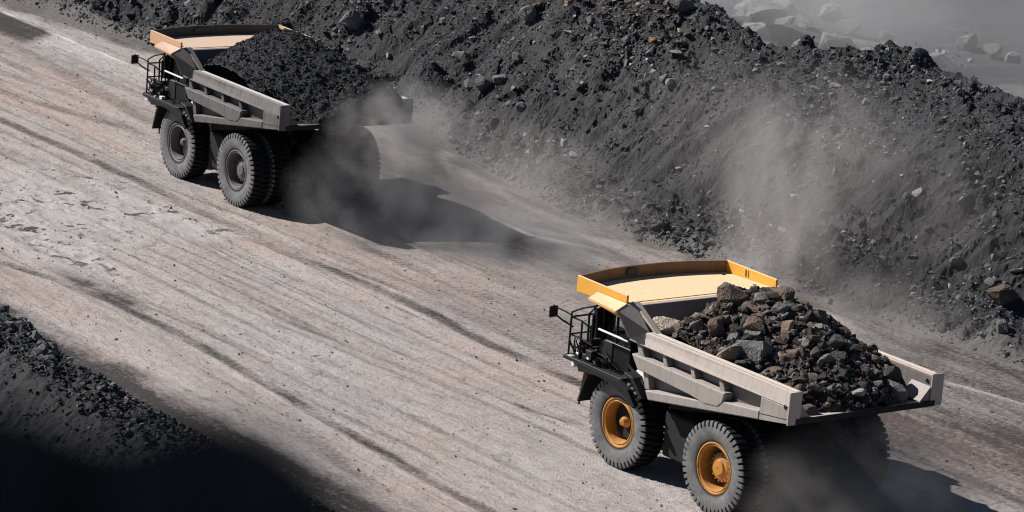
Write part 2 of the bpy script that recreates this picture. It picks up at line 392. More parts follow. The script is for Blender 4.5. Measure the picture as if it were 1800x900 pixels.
def hill_h(x, d):
    x, d = np.broadcast_arrays(np.asarray(x, float), np.asarray(d, float))
    z = hill_base(x, d)
    db = np.interp(x, BX, BD); inn = sstep(0.0, 1.6, d)
    face = sstep(2.2, 3.4, d) * (1 - sstep(db - 0.8, db + 0.4, d))
    z = z + 0.62 * fbm(x * 0.22, d * 0.25, 4, 3) * inn + 0.5 * (ridged(x * 0.33 + 0.12 * d, d * 0.30, 4, 9) - 0.55) * inn * sstep(1.5, 4.0, d) + 0.28 * fbm(x * 0.9, d * 0.9, 3, 8) * sstep(0, 0.8, d)
    # gullies raked down the face, leaning with the run-off
    u = x + 0.35 * d
    z = z + face * (0.5 * (ridged(u * 0.8, d * 0.14, 4, 21) - 0.5) + 0.12 * fbm(u * 3.2, d * 0.5, 3, 23))
    # lumps: the tipped heaps at the toe and the clumps of rock
    lump = sstep(0.15, 1.2, d) * (1 - sstep(2.2, 4.0, d))
    w1, c1 = worley(x * 0.75, d * 0.9, 31); z = z + lump * 0.5 * c1 * np.clip(0.75 - w1, 0, 1)
    left = sstep(30, 44, x)
    w2, c2 = worley(x * 0.55 + 0.3 * fbm(x, d, 2, 5), d * 0.6, 37); z = z + left * inn * 1.35 * (c2 ** 2) * np.clip(0.8 - w2, 0, 1)
    rough = 0.35 + 0.65 * sstep(-0.1, 0.35, fbm(x * 0.3, d * 0.35, 3, 44)); rough = np.where(face > 0.5, rough * 0.55, rough)
    w7, c7 = worley(x * 1.05 + 0.4 * fbm(x * 0.7, d * 0.7, 2, 47), d * 1.15, 48); z = z + rough * inn * 0.75 * np.where(c7 > 0.45, c7, 0.12) * np.clip(0.62 - w7, 0, 1)
    w3, c3 = worley(x * 2.1, d * 2.3, 41); z = z + rough * inn * 0.5 * c3 * np.clip(0.7 - w3, 0, 1)
    w4, c4 = worley(x * 4.6, d * 5.0, 43); z = z + rough * sstep(0.05, 0.8, d) * 0.19 * c4 * np.clip(0.7 - w4, 0, 1)
    z = z + 0.035 * fbm(x * 7, d * 7, 3, 51) * sstep(0, 0.5, d)
    # the mound and the hollow under it near the skyline
    z = z + 0.30 * np.exp(-((x - 36.2) / 1.5) ** 2 - ((d - 10.2) / 0.9) ** 2) - 0.6 * np.exp(-((x - 34.0) / 1.5) ** 2 - ((d - 8.3) / 0.8) ** 2)
    # low windrow and ditch beside the road at the far end
    z = z + sstep(58, 64, x) * (0.42 * np.exp(-((d - 0.5) / 0.45) ** 2) - 0.25 * np.exp(-((d - 1.7) / 0.7) ** 2))
    return np.where(d < 0.02, z - 0.1, z)
xs = np.concatenate([np.arange(-60, 4, 1.0), np.arange(4, 82, 0.085), np.arange(82, 200, 1.2)])
ds = np.concatenate([np.arange(-0.6, 13.2, 0.085), np.arange(13.2, 34, 0.5)])
X, D = np.meshgrid(xs, ds, indexing='ij'); Z = hill_h(X, D)
dust = np.clip(0.9 * (1 - sstep(0.0, 1.3, D + 0.5 * fbm(X * 0.7, D * 0.9, 3, 71))) + 0.10 * sstep(0.1, 0.5, fbm(X * 0.12, D * 0.3, 3, 77)), 0, 1)
hill = link('spoil_slope', np_mesh('spoil_slope', np.stack([X, foot(X) - D, Z], -1).reshape(-1, 3), grid_faces(len(xs), len(ds)), {'dust': dust}), M['coal_ground'])
tag(hill, 'dark slope of tipped coal and rock rising behind the haul road', None, None, 'structure')
def hill_point(x, d): return np.stack([x, foot(x) - d, hill_h(x, d)], -1)
CAMM = np.array(cam.rotation_euler.to_matrix()); CAML = np.array(cam.location); FPX = cd.lens / 36 * 1800
def ray(u, v): return CAMM @ np.array([(u - 900) / FPX, -(v - 450) / FPX, -1.0])
def on_hill(u, v):
    q = CAML + np.linspace(70, 210, 9000)[:, None] * ray(u, v)
    dd = foot(q[:, 0]) - q[:, 1]; i = int(np.argmax((q[:, 2] < hill_h(q[:, 0], dd)) & (dd > -0.3))); return q[i]
def on_z(u, v, z):
    r = ray(u, v); return CAML + r * (z - CAML[2]) / r[2]

# ------------------------------------------------------------------ haul road
rx = np.concatenate([np.arange(-70, -2, 1.5), np.arange(-2, 80, 0.16), np.arange(80, 240, 2.0)])
ry = np.concatenate([np.arange(-21, -8, 0.09), np.arange(-8, 15.5, 0.065)])
X, Y = np.meshgrid(rx, ry, indexing='ij')
wob = 0.25 * fbm(X * 0.08, Y * 0.02, 2, 91)
dirt = np.zeros_like(X); tread = np.zeros_like(X); pale = np.zeros_like(X); rut = np.zeros_like(X)
def track(pts, wd, dk, td=0.0, depth=0.03, fade=4.0):
    global dirt, tread, rut
    px = np.array([p_[0] for p_ in pts]); py = np.array([p_[1] for p_ in pts]); o = np.argsort(px); px = px[o]; py = py[o]
    c = np.interp(X, px, py); t = np.abs(Y - c - 0.06 * fbm(X * 0.7, Y * 0, 2, int(abs(py[0]) * 91) + 3)) / wd
    along = sstep(px[0] - fade, px[0] + fade * 0.5, X) * (1 - sstep(px[-1] - fade * 0.5, px[-1] + fade, X))
    a = np.exp(-t ** 4) * along * (0.65 + 0.5 * fbm(X * 0.5, Y * 2, 3, int(px[0] * 13) + 1))
    dirt = np.maximum(dirt, np.clip(a, 0, 1) * dk); tread = np.maximum(tread, np.clip(a, 0, 1) * td)
    rut = rut - 0.4 * depth * np.exp(-t ** 4) * along + depth * 0.22 * np.exp(-((t - 1.35) / 0.3) ** 2) * along
T = track
T([(90, -2.6), (50.6, -1.83), (44.9, -2.0), (37.8, -1.88), (33.8, -1.7), (29.2, -1.66), (22.7, -2.1), (17, -1.6), (12.5, -1.73), (-10, -1.9)], 0.30, 0.85, 0.9, 0.06)
T([(40, -1.1), (20.3, -2.95), (17.4, -2.9), (12.4, -2.6), (0, -2.6)], 0.22, 0.4, 0.8, 0.035)
T([(40, -4.9), (24.4, -4.83), (21.4, -4.76), (17, -4.58), (0, -4.5)], 0.34, 0.5, 0.9, 0.04)
T([(31, 8.66), (28.3, 7.9), (25.2, 7.5), (21.6, 7.47), (15, 7.74), (6, 8.4), (-4, 8.7)], 0.26, 0.8, 0.4, 0.06)
T([(26, 6.8), (20, 6.5), (14, 6.6)], 0.12, 0.45, 0.3, 0.03)
T([(9.6, 9.58), (5.9, 10.25), (0, 10.4)], 0.35, 0.45, 0.6, 0.04)
T([(22, 3.25), (17.9, 2.91), (13.4, 2.49), (7, 2.3)], 0.16, 0.5, 0.5, 0.035)
T([(22, 3.75), (17.5, 3.45), (12, 3.0)], 0.10, 0.4, 0.3, 0.025)
T([(14, 6.6), (10, 6.4), (4.8, 6.1), (0, 6.0)], 0.14, 0.35, 0.4, 0.03)
T([(66, -9.6), (57.8, -8.9), (50, -7.8), (44, -7.4)], 0.5, 0.42, 0.7, 0.04)
T([(60, -4.3), (55.4, -4.4), (51.9, -5.1), (47.7, -6.2)], 0.4, 0.5, 0.7, 0.04)
T([(64, -6.7), (58.5, -6.2), (53.7, -6.9)], 0.3, 0.35, 0.6, 0.03)
T([(78, -8.1), (66, -7.7), (56, -7.3)], 0.3, 0.35, 0.5, 0.03)
T([(70, -4.6), (60, -3.1), (52, -2.9), (40, -3.0)], 0.14, 0.4, 0.3, 0.04)
T([(58, 0.6), (48, 1.4), (40, 3.2), (34, 4.6)], 0.12, 0.25, 0.2, 0.03)
T([(10.9, 1.55), (9.9, 1.42), (8.7, 1.16)], 0.13, 0.95, 0.0, 0.06, 0.5)
T([(40, 0.4), (34, 0.3), (24, -0.2), (15, -0.2)], 0.10, 0.22, 0.3, 0.02)
for k in range(64):
    y0 = rng.uniform(-13, 11); x0 = rng.uniform(0, 70); L = rng.uniform(5, 22)
    T([(x0, y0), (x0 + L, y0 + rng.normal() * 0.5)], rng.uniform(0.05, 0.22), rng.uniform(0.12, 0.5), rng.uniform(0, 0.4), 0.012)
for k in range(16):                                                          # paired wheel tracks of lighter vehicles
    y0 = rng.uniform(-11, 10.5); x0 = rng.uniform(-2, 55); L = rng.uniform(10, 34); sl_ = rng.normal() * 0.8; wd = rng.uniform(0.05, 0.13); dk = rng.uniform(0.22, 0.5)
    for off in (0, rng.uniform(1.5, 2.2)):
        T([(x0, y0 + off), (x0 + L * 0.5, y0 + off + sl_ * 0.35), (x0 + L, y0 + off + sl_)], wd, dk, 0.6, 0.012)
rdz = sstep(18, 11, X) * sstep(-4.6, -7.2, Y)                                  # browner, coal-dusted lane beside the near truck
dirt = np.maximum(dirt, rdz * (0.66 + 0.35 * fbm(X * 0.15, Y * 0.9, 4, 61)))
dirt = np.maximum(dirt, 0.75 * np.exp(-((X - 25) / 6.5) ** 2 - ((Y + 10.3) / 1.5) ** 2) * (0.8 + 0.4 * fbm(X * 0.4, Y * 1.5, 3, 62)))
dirt = np.maximum(dirt, 1.0 * sstep(64.6, 66.2, X + 0.8 * (Y + 12)) * sstep(-12.9, -12.5, Y + 0.25 * fbm(X, Y, 2, 4)) * sstep(-9.6, -11.2, Y + 0.045 * (X - 70) + 0.3 * fbm(X, Y, 2, 14)) * (1 - sstep(84, 90, X)))
dirt = np.maximum(dirt, 0.95 * np.exp(-((X - 26.5) / 2.6) ** 2 - ((Y - 7.2) / 0.6) ** 2) * (0.7 + 0.7 * fbm(X * 1.2, Y * 2, 3, 63)))
dirt = np.maximum(dirt, 0.5 * np.exp(-((X - 16.6) / 0.9) ** 2 - ((Y - 5.0) / 0.7) ** 2) * sstep(0, 0.3, fbm(X * 3, Y * 3, 3, 64)))
dirt = np.maximum(dirt, sstep(10.3, 12.0, Y + 0.7 * fbm(X * 0.5, Y * 0.6, 3, 65)) * 0.9)          # soil crumbling off the berm
dirt = np.maximum(dirt, 0.6 * sstep(1.2, 0.2, Y - foot(X) + 0.8 * fbm(X * 0.4, Y, 3, 66)))
dirt = np.maximum(dirt, np.clip(0.14 + 0.6 * fbm(X * 0.07, Y * 0.45, 5, 401), 0, 0.5) * sstep(-0.5, -3.5, Y) * (1 - sstep(38, 60, X)))
dirt = np.clip(dirt, 0, 1)
for pts, wd, am in (([(75, -12.7), (61.2, -12.5), (58.3, -12.55), (54, -12.2)], 0.10, 0.8), ([(38.6, -12.2), (35.7, -12.0), (32.9, -11.75), (28.1, -11.7), (25.5, -13)], 0.18, 0.75), ([(33, -12.2), (29, -12.3), (26.5, -13.4)], 0.4, 0.4),
                    ([(9.5, -13.1), (6.95, -13.69), (4.8, -14.19), (0, -15)], 0.11, 0.85)):
    px = np.array([p_[0] for p_ in pts])[::-1]; py = np.array([p_[1] for p_ in pts])[::-1]
    t = np.abs(Y - np.interp(X, px, py) - 0.1 * fbm(X * 0.9, Y * 0, 3, 12)) / wd
    on = sstep(px[0] - 0.6, px[0] + 1.5, X) * (1 - sstep(px[-1] - 1.5, px[-1] + 0.6, X))
    pale = np.maximum(pale, am * np.exp(-t ** 2) * on * (0.6 + 0.7 * fbm(X * 0.8, Y, 2, 15))); rut = rut + 0.05 * np.exp(-t ** 2) * on
warm = np.zeros_like(X)
for yc, wd, am in ((-4.2, 1.1, 0.8), (-1.2, 0.9, 0.6), (9.6, 1.1, 0.5), (-8.5, 1.6, 0.5), (2.0, 1.0, 0.25)):
    warm = np.maximum(warm, am * np.exp(-((Y - yc - 0.5 * fbm(X * 0.06, Y * 0.0, 2, int(yc * 7) + 200)) / wd) ** 2) * np.clip(0.7 + 0.9 * fbm(X * 0.12, Y * 0.5, 4, int(yc * 5) + 300), 0, 1))
crust = sstep(25, 31, X) * (1 - sstep(50, 56, X)) * sstep(-1.9, -0.6, Y - (X - 40) * 0.05) * (1 - sstep(6.2, 8.0, Y)) * sstep(-0.35, 0.15, fbm(X * 0.18, Y * 0.3, 3, 67))
crust = np.maximum(crust, 0.8 * np.exp(-((X - 17.2) / 2.2) ** 2 - ((Y - 5.2) / 1.0) ** 2))
pitn = fbm(X * 1.5, Y * 2.0, 3, 68)
Zr = rut + 0.02 * fbm(X * 0.35, Y * 0.6, 4, 69) + 0.014 * fbm(X * 1.6, Y * 2.6, 3, 70) - crust * 0.05 * sstep(0.22, 0.4, pitn) + crust * 0.02 * fbm(X * 1.2, Y * 1.8, 2, 72)
dirt = np.maximum(dirt, crust * 0.35 * sstep(0.22, 0.4, pitn))
road = link('haul_road', np_mesh('haul_road', np.stack([X, Y, Zr], -1).reshape(-1, 3), grid_faces(len(rx), len(ry)),
            {'dirt': dirt, 'tread': tread, 'pale': np.clip(pale, 0, 1), 'crust': crust, 'warm': np.clip(warm, 0, 1)}, True), M['road'])
tag(road, 'pale dusty haul road marked by long tyre tracks', None, None, 'structure')

# ------------------------------------------------------------------ berm along the near edge, and what falls away behind it
bx = np.concatenate([np.arange(-60, 0, 1.0), np.arange(0, 34, 0.09), np.arange(34, 140, 1.2)])
by = np.concatenate([np.arange(0, 10, 0.09), np.arange(10, 60, 1.6)])
X, Q = np.meshgrid(bx, by, indexing='ij')
be = np.interp(bx, [-60, 4, 6.8, 10, 13.3, 16, 20, 23, 25.8, 32, 140], [12.9, 12.8, 12.5, 12.3, 12.3, 12.3, 12.05, 11.8, 11.6, 11.1, 10.7])[:, None] + 0.25 * fbm(X * 0.5, Q * 0, 3, 81)
Zb = (0.35 + 0.4 * sstep(11, 17, X)) * sstep(0, 1.7, Q) * (1 - sstep(2.6, 4.4, Q)) - 0.62 * np.clip(Q - 3.2, 0, 99) + 0.3 * sstep(0.1, 1, Q) * fbm(X * 0.8, Q * 0.9, 4, 83)
w5, c5 = worley(X * 1.7, Q * 1.9, 85); w6, c6 = worley(X * 4.2, Q * 4.6, 86)
Zb = Zb + sstep(0.1, 0.7, Q) * (0.32 * c5 * np.clip(0.7 - w5, 0, 1) + 0.2 * c6 * np.clip(0.7 - w6, 0, 1)) - 0.06 * (Q < 0.05)
bdust = np.clip(0.25 * (1 - sstep(0.0, 1.0, Q)), 0, 1)
berm = link('berm', np_mesh('berm', np.stack([X, be + Q, Zb], -1).reshape(-1, 3), grid_faces(len(bx), len(by)), {'dust': bdust}), M['coal_ground'])
tag(berm, 'dark earth berm along the near edge of the haul road', None, None, 'structure')
def berm_point(x, q):
    i = np.clip(np.searchsorted(bx, x), 0, len(bx) - 1); j = np.clip(np.searchsorted(by, q), 0, len(by) - 1)
    return np.stack([x, be[i, j if be.shape[1] > 1 else 0 * j] + q, Zb[i, j]], -1)

# ------------------------------------------------------------------ far pit beyond the skyline
g0 = np.concatenate([-np.geomspace(3000, 60, 24), np.arange(-50, 40, 3.0), np.arange(40, 150, 0.8), np.arange(150, 260, 3.0), np.geomspace(262, 3000, 24)])
g1 = np.concatenate([-np.geomspace(3000, 190, 22), np.arange(-188, -130, 3.0), np.arange(-130, -34, 0.8), np.arange(-34, 120, 8.0), np.geomspace(122, 3000, 16)])
X, Y = np.meshgrid(g0, g1, indexing='ij')
Zp = -8.0 + 0.5 * fbm(X * 0.05, Y * 0.05, 4, 101) + 0.25 * fbm(X * 0.3, Y * 0.3, 3, 102) + sstep(-52, -64, Y) * (3.2 * fbm(X * 0.045, Y * 0.06, 4, 104) + 1.6 * (ridged(X * 0.11, Y * 0.13, 4, 105) - 0.5))
# benches that climb to the far right
Zp = Zp + 6.0 * sstep(-125, -150, Y + 0.25 * (X - 100)) + 10 * sstep(-170, -260, Y)
pit = link('pit_floor', np_mesh('pit_floor', np.stack([X, Y, Zp], -1).reshape(-1, 3), grid_faces(len(g0), len(g1))), M['pit'])
tag(pit, 'dusty grey pit floor spreading away beyond the spoil slope', None, None, 'structure')

# ------------------------------------------------------------------ individual rocks on the slope
SG = 'loose rocks on the spoil slope'
def rock(kind, i, mat, loc, size, label, group, rot=None, sc=(1, 1, 1), name='rock', cat='rock'):
    o = bpy.data.objects.new(name, rock_mesh(kind, i, mat)); C.objects.link(o)
    o.location = loc; o.scale = (size * sc[0], size * sc[1], size * sc[2])
    o.rotation_euler = rot if rot else (random.uniform(-0.5, 0.5), random.uniform(-0.5, 0.5), random.uniform(0, 6.28))
    return tag(o, label, cat, group)
PXM = 1 / 50.0
LAND = [  # u, v, width in photo px, kind, shape, material, label
 (1195, 18, 52, 'l', 0, 'rock_grey', 'largest grey boulder perched on the skyline of the dark slope'),
 (1146, 73, 14, 'm', 1, 'rock_orange', 'orange rock on the upper slope left of the three tan slabs'),
 (1208, 62, 20, 's', 0, 'rock_tan', 'topmost tan slab below the skyline boulder'),
 (1200, 76, 17, 'm', 2, 'rock_tan', 'middle tan rock right of the orange rock below the skyline boulder'),
 (1188, 95, 26, 's', 1, 'rock_pale', 'pale flat slab lying just under the tan rocks below the skyline boulder'),
 (617, 42, 46, 'l', 1, 'rock_grey', 'big angular boulder with a black shaded side on the slope above the far load'),
 (683, 99, 15, 'm', 3, 'rock_pale', 'pale stone on the slope right of the big angular boulder'),
 (626, 116, 20, 's', 2, 'rock_pale', 'pale elongated stone just above the far truck load'),
 (826, 152, 24, 'l', 2, 'rock_grey', 'leftmost rounded boulder of the half buried cluster in mid slope'),
 (850, 150, 30, 'l', 3, 'rock_grey', 'middle rounded boulder of the half buried cluster in mid slope'),
 (878, 143, 26, 'l', 4, 'rock_grey', 'rightmost rounded boulder of the half buried cluster in mid slope'),
 (916, 190, 20, 'l', 5, 'rock_grey', 'round grey boulder low on the slope right of the half buried cluster'),
 (796, 247, 22, 's', 3, 'rock_pale', 'pale slab at the foot of the slope just right of the far truck'),
 (1010, 276, 18, 'm', 4, 'rock_pale', 'pale upright stone low on the slope halfway between the two trucks'),
 (928, 268, 12, 'm', 5, 'rock_pale', 'small pale stone left of the pale upright stone low on the slope'),
 (943, 12, 14, 'm', 6, 'rock_orange', 'left orange rock at the top edge of the photo'),
 (998, 9, 16, 'm', 7, 'rock_tan', 'tan rock at the top edge of the photo right of the orange one'),
 (928, 29, 32, 'l', 6, 'rock_grey', 'flat grey boulder just below the orange rock at the top edge'),
 (998, 58, 20, 's', 4, 'rock_pale', 'pale slab on the upper slope below the tan rock of the top edge'),
 (1037, 54, 18, 'm', 8, 'rock_brown', 'brownish purple rock high on the slope between pale slab and orange rock'),
 (1177, 147, 17, 'm', 9, 'rock_pale', 'pale stone at the lip of the raked face below the skyline boulder'),
 (1259, 157, 15, 'm', 10, 'rock_pale', 'pale pinkish stone under the dark hollow of the skyline mound'),
 (1329, 124, 12, 'm', 11, 'rock_pale', 'small pale stone on the bench right of the skyline mound'),
 (1434, 159, 22, 's', 0, 'rock_pale', 'left one of two pale slabs lying side by side on the bench'),
 (1471, 155, 26, 's', 1, 'rock_pale', 'right one of two pale slabs lying side by side on the bench'),
 (1522, 180, 14, 'm', 12, 'rock_pale', 'pale stone on the bench right of the two pale slabs'),
 (1559, 136, 16, 'l', 7, 'rock_grey', 'upright grey stone near the skyline of the right bench'),
 (1681, 157, 13, 'm', 13, 'rock_pale', 'pale stone on the skyline shoulder at far right'),
 (1699, 255, 14, 'm', 14, 'rock_pale', 'pale stone on the right bench above the raked face'),
 (1611, 511, 20, 'm', 15, 'rock_tan', 'tan block lying alone on the dark toe above the rear of the near truck'),
 (1760, 527, 56, 'l', 8, 'rock_brown', 'big brown boulder at the slope foot near the right edge of the photo'),
 (1762, 578, 28, 'l', 9, 'rock_grey', 'grey boulder just below the big brown boulder at the slope foot'),
 (1682, 464, 24, 'l', 0, 'rock_grey', 'grey boulder up the slope left of the pinkish boulder'),
 (1751, 455, 20, 'm', 0, 'rock_tan', 'pinkish tan boulder above the big brown boulder'),
 (1787, 478, 24, 's', 2, 'rock_pale', 'pale slab at the right edge above the big brown boulder'),
 (1740, 500, 26, 's', 3, 'rock_grey', 'grey slab resting right on top of the big brown boulder'),
 (1604, 453, 18, 's', 4, 'rock_grey', 'thin pale grey slab on the slope straight above the lone tan block'),
 (1578, 400, 14, 'm', 3, 'rock_pale', 'pale stone in mid slope above the thin pale grey slab'),
 (1193, 296, 12, 'm', 5, 'rock_pale', 'pale stone in the raked face left of the dust column'),
 (1537, 320, 12, 's', 1, 'rock_pale', 'pale chip in the raked face right of the dust column'),
]
for (u, v_, wpx, kind, i, mat, label) in LAND:
    q = on_hill(u, v_); depth = float(-((q - CAML) @ CAMM)[2])
    rock(kind, i, mat, (q[0], q[1], q[2] + 0.12 * wpx * depth / FPX), wpx * depth / FPX * 1.05, label, None, name='boulder' if wpx > 22 else 'rock', cat='boulder' if wpx > 22 else 'rock')
n = 0
SHARED = [('rock_grey', 'small grey rock fragment strewn among many on the dark spoil slope'), ('rock_pale', 'small pale rock chip strewn among many on the dark spoil slope'), ('rock_dark', 'dark angular rock strewn among many on the dark spoil slope')]
while n < 205:
    u = random.uniform(0, 1800); v_ = random.uniform(0, 650)
    r = ray(u, v_); q = CAML + np.linspace(75, 200, 1500)[:, None] * r
    dd = foot(q[:, 0]) - q[:, 1]; hit = np.where((q[:, 2] < hill_base(q[:, 0], dd)) & (dd > 0.3))[0]
    if not len(hit): continue
    q = q[hit[0]]; d = foot(q[0]) - q[1]
    if d > 12.4 or q[2] < 0.1: continue
    if 2.8 < d < 6.4 and q[0] < 34 and random.random() < 0.6: continue
    sz = min(0.62, 0.2 * math.exp(random.gauss(0.15, 0.38)))
    k = random.choices((0, 1, 2), (0.5, 0.17, 0.33))[0]
    z = float(hill_h(q[0], d))
    rock('m', random.randrange(16), SHARED[k][0], (q[0], q[1], z + 0.02), sz * (0.75 if k == 1 else 1), SHARED[k][1], ('grey rocks', 'pale rock chips', 'dark rocks')[k] + ' scattered over the spoil slope'); n += 1

# uncountable rubble on the slope, the toe and the berm
n = 165000
px = rng.uniform(4, 80, n); pd = rng.uniform(0.1, 13.0, n)
keep = fbm(px * 0.35, pd * 0.4, 3, 44) + 0.25 * fbm(px * 1.3, pd * 1.3, 2, 45) + 0.3 * sstep(34, 46, px) > rng.uniform(-0.6, 0.5, n)
keep &= ~((pd > 3.0) & (pd < 6.3) & (px < 36) & (rng.random(n) < 0.75))
px = px[keep]; pd = pd[keep]; P = hill_point(px, pd)
sz = np.clip(0.07 * np.exp(rng.normal(0.05, 0.6, len(px))), 0.04, 0.5) * (0.8 + 0.45 * sstep(-0.1, 0.4, fbm(px * 0.3, pd * 0.35, 3, 44)))
P[:, 2] += sz * 0.05
ti = np.clip(rng.beta(2.0, 2.0, len(px)), 0, 1); sel = rng.random(len(px)) < 0.02; ti[sel] = rng.uniform(0.85, 1.0, sel.sum())
tag(scatter('rubble', P, sz, SMALL, M['rubble'], ti), 'loose coal and rock rubble covering the spoil slope', None, None, 'stuff')
n = 16000
px = rng.uniform(2, 32, n); pq = np.where(rng.random(n) < 0.55, np.abs(rng.normal(1.4, 1.0, n)), rng.uniform(1, 9, n)); P = berm_point(px, pq)
sz = np.clip(0.085 * np.exp(rng.normal(0.1, 0.5, n)), 0.04, 0.4)
tag(scatter('rubble', P + np.array([0, 0, 0.02]), sz, SMALL, M['rubble'], np.clip(rng.beta(1.4, 3, n), 0, 1)), 'loose dark rubble on the near berm', None, None, 'stuff')
for k in range(34):
    x = random.uniform(7, 26) if k > 10 else random.uniform(16.5, 22); q = abs(random.gauss(1.55, 0.5))
    p_ = berm_point(np.array([x]), np.array([q]))[0]; s_ = random.uniform(0.28, 0.62) if k < 24 else random.uniform(0.2, 0.4)
    gk = k % 3 == 2
    rock('m', random.randrange(16), 'rock_dark' if gk else 'rock_grey', (p_[0], p_[1], p_[2] + 0.05), s_, 'dark rock lying in the row along the near berm' if gk else 'grey rock lying in the row along the near berm', ('dark' if gk else 'grey') + ' rocks along the near berm')
# clods dropped on the road
n = 5200
px = rng.uniform(0, 74, n); py = rng.uniform(-14.5, 11, n)
sz = np.clip(0.035 * np.exp(rng.normal(0, 0.5, n)), 0.02, 0.13)
tag(scatter('gravel', np.stack([px, py, sz * 0.1 + 0.01], -1), sz, SMALL, M['rubble'], np.clip(rng.beta(2.0, 2.0, n), 0, 1)), 'small clods and gravel scattered over the haul road', None, None, 'stuff')
# dark dump far behind the pit
q0 = on_z(1790, 0, -8.0); gx = np.arange(-40, 40.1, 1.0); X, Y = np.meshgrid(gx, gx, indexing='ij')
Zd = 11 * np.clip(1 - np.hypot(X * 0.8, Y) / 30, 0, 1) ** 0.8 + 1.2 * fbm(X * 0.15, Y * 0.15, 4, 111) - 0.9
tag(link('far_dump', np_mesh('far_dump', np.stack([X + q0[0] + 12, Y + q0[1] - 12, Zd - 7.0], -1).reshape(-1, 3), grid_faces(81, 81)), M['pit_dark']), 'dark dump heap far behind the pit at the top right', None, None, 'structure')
n = 2800
px = rng.normal(41.5, 3.6, n); pd = rng.normal(8.6, 1.1, n); P = hill_point(px, pd)
sz = np.clip(0.10 * np.exp(rng.normal(0, 0.5, n)), 0.05, 0.4)
tag(scatter('rubble', P, sz, SMALL, M['brown_rubble'], rng.random(n)), 'brown and tan rubble patch below the skyline boulder', None, None, 'stuff')
n = 9000
px = rng.uniform(55, 140, n); py = rng.uniform(-120, -50, n); gi = np.clip(np.searchsorted(g0, px), 1, len(g0) - 1); gj = np.clip(np.searchsorted(g1, py), 1, len(g1) - 1)
cl = fbm(px * 0.09, py * 0.11, 3, 131) > rng.uniform(-0.35, 0.5, n)
P = np.stack([px, py, Zp[gi, gj] + 0.05], -1)[cl]; sz = np.clip(0.38 * np.exp(rng.normal(0, 0.6, len(P))), 0.15, 2.2)
tag(scatter('rubble', P, sz, SMALL, M['pit_rubble'], rng.random(len(P))), 'pale broken rock strewn over the far pit', None, None, 'stuff')
# far boulders in the dust beyond the skyline
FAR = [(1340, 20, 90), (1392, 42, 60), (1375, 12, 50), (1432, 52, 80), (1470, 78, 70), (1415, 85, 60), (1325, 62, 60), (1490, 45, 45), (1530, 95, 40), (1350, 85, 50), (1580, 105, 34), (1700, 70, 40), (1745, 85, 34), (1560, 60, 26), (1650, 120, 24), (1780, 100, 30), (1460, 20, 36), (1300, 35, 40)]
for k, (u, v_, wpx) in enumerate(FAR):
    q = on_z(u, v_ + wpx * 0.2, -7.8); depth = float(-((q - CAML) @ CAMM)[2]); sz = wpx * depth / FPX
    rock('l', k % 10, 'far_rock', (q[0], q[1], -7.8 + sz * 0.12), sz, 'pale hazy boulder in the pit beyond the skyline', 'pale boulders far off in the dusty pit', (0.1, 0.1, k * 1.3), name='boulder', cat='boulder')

# ------------------------------------------------------------------ lookout ledge under the viewer, with the boulder at its edge
fw = Vector(CAMM @ np.array([0, 0, -1.0])); fw.z = 0; fw.normalize(); rt = Vector((fw.y, -fw.x, 0))
c0 = Vector(cam.location); c0.z -= 2.1
ledge = MB()
pr = [(-60, -34), (-60, -0.4), (-20, -0.1), (-3, 0), (3.6, -0.08), (4.3, -0.5), (5.2, -4), (9, -12), (16, -30), (20, -34)]
nx = 36; rows = []
for k in range(nx + 1):
    a = -55 + 110 * k / nx; row = []
    for j, (f, z) in enumerate(pr):
        jit = 0 if j in (0, 9) else 0.22
        row.append(ledge.bm.verts.new(c0 + fw * (f + random.uniform(-jit, jit)) + rt * a + Vector((0, 0, z + (random.uniform(-0.12, 0.12) if jit and j != 3 else 0)))))
    rows.append(row)
for A, B in zip(rows, rows[1:]):
    for j in range(len(pr) - 1): ledge.bm.faces.new((A[j], A[j + 1], B[j + 1], B[j]))
tag(ledge.build('lookout_ledge', M['coal_ground']), 'dark earth ledge the view is taken from', None, None, 'structure')
# boulder: a steep-faced ridge of rock; its crest follows the dark outline seen at bottom left
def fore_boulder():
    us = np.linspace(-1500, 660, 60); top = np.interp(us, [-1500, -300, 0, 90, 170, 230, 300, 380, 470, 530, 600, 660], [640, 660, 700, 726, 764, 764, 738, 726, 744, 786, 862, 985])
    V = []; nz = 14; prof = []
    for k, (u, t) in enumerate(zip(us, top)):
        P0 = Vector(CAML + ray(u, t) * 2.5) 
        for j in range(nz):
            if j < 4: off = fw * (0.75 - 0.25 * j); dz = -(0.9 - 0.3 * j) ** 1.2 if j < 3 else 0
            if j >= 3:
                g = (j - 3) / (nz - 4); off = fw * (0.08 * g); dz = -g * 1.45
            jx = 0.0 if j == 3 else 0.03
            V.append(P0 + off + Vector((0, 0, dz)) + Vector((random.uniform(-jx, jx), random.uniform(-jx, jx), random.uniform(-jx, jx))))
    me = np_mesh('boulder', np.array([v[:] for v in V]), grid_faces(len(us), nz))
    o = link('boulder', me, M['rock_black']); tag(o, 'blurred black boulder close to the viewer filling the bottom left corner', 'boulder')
fore_boulder()

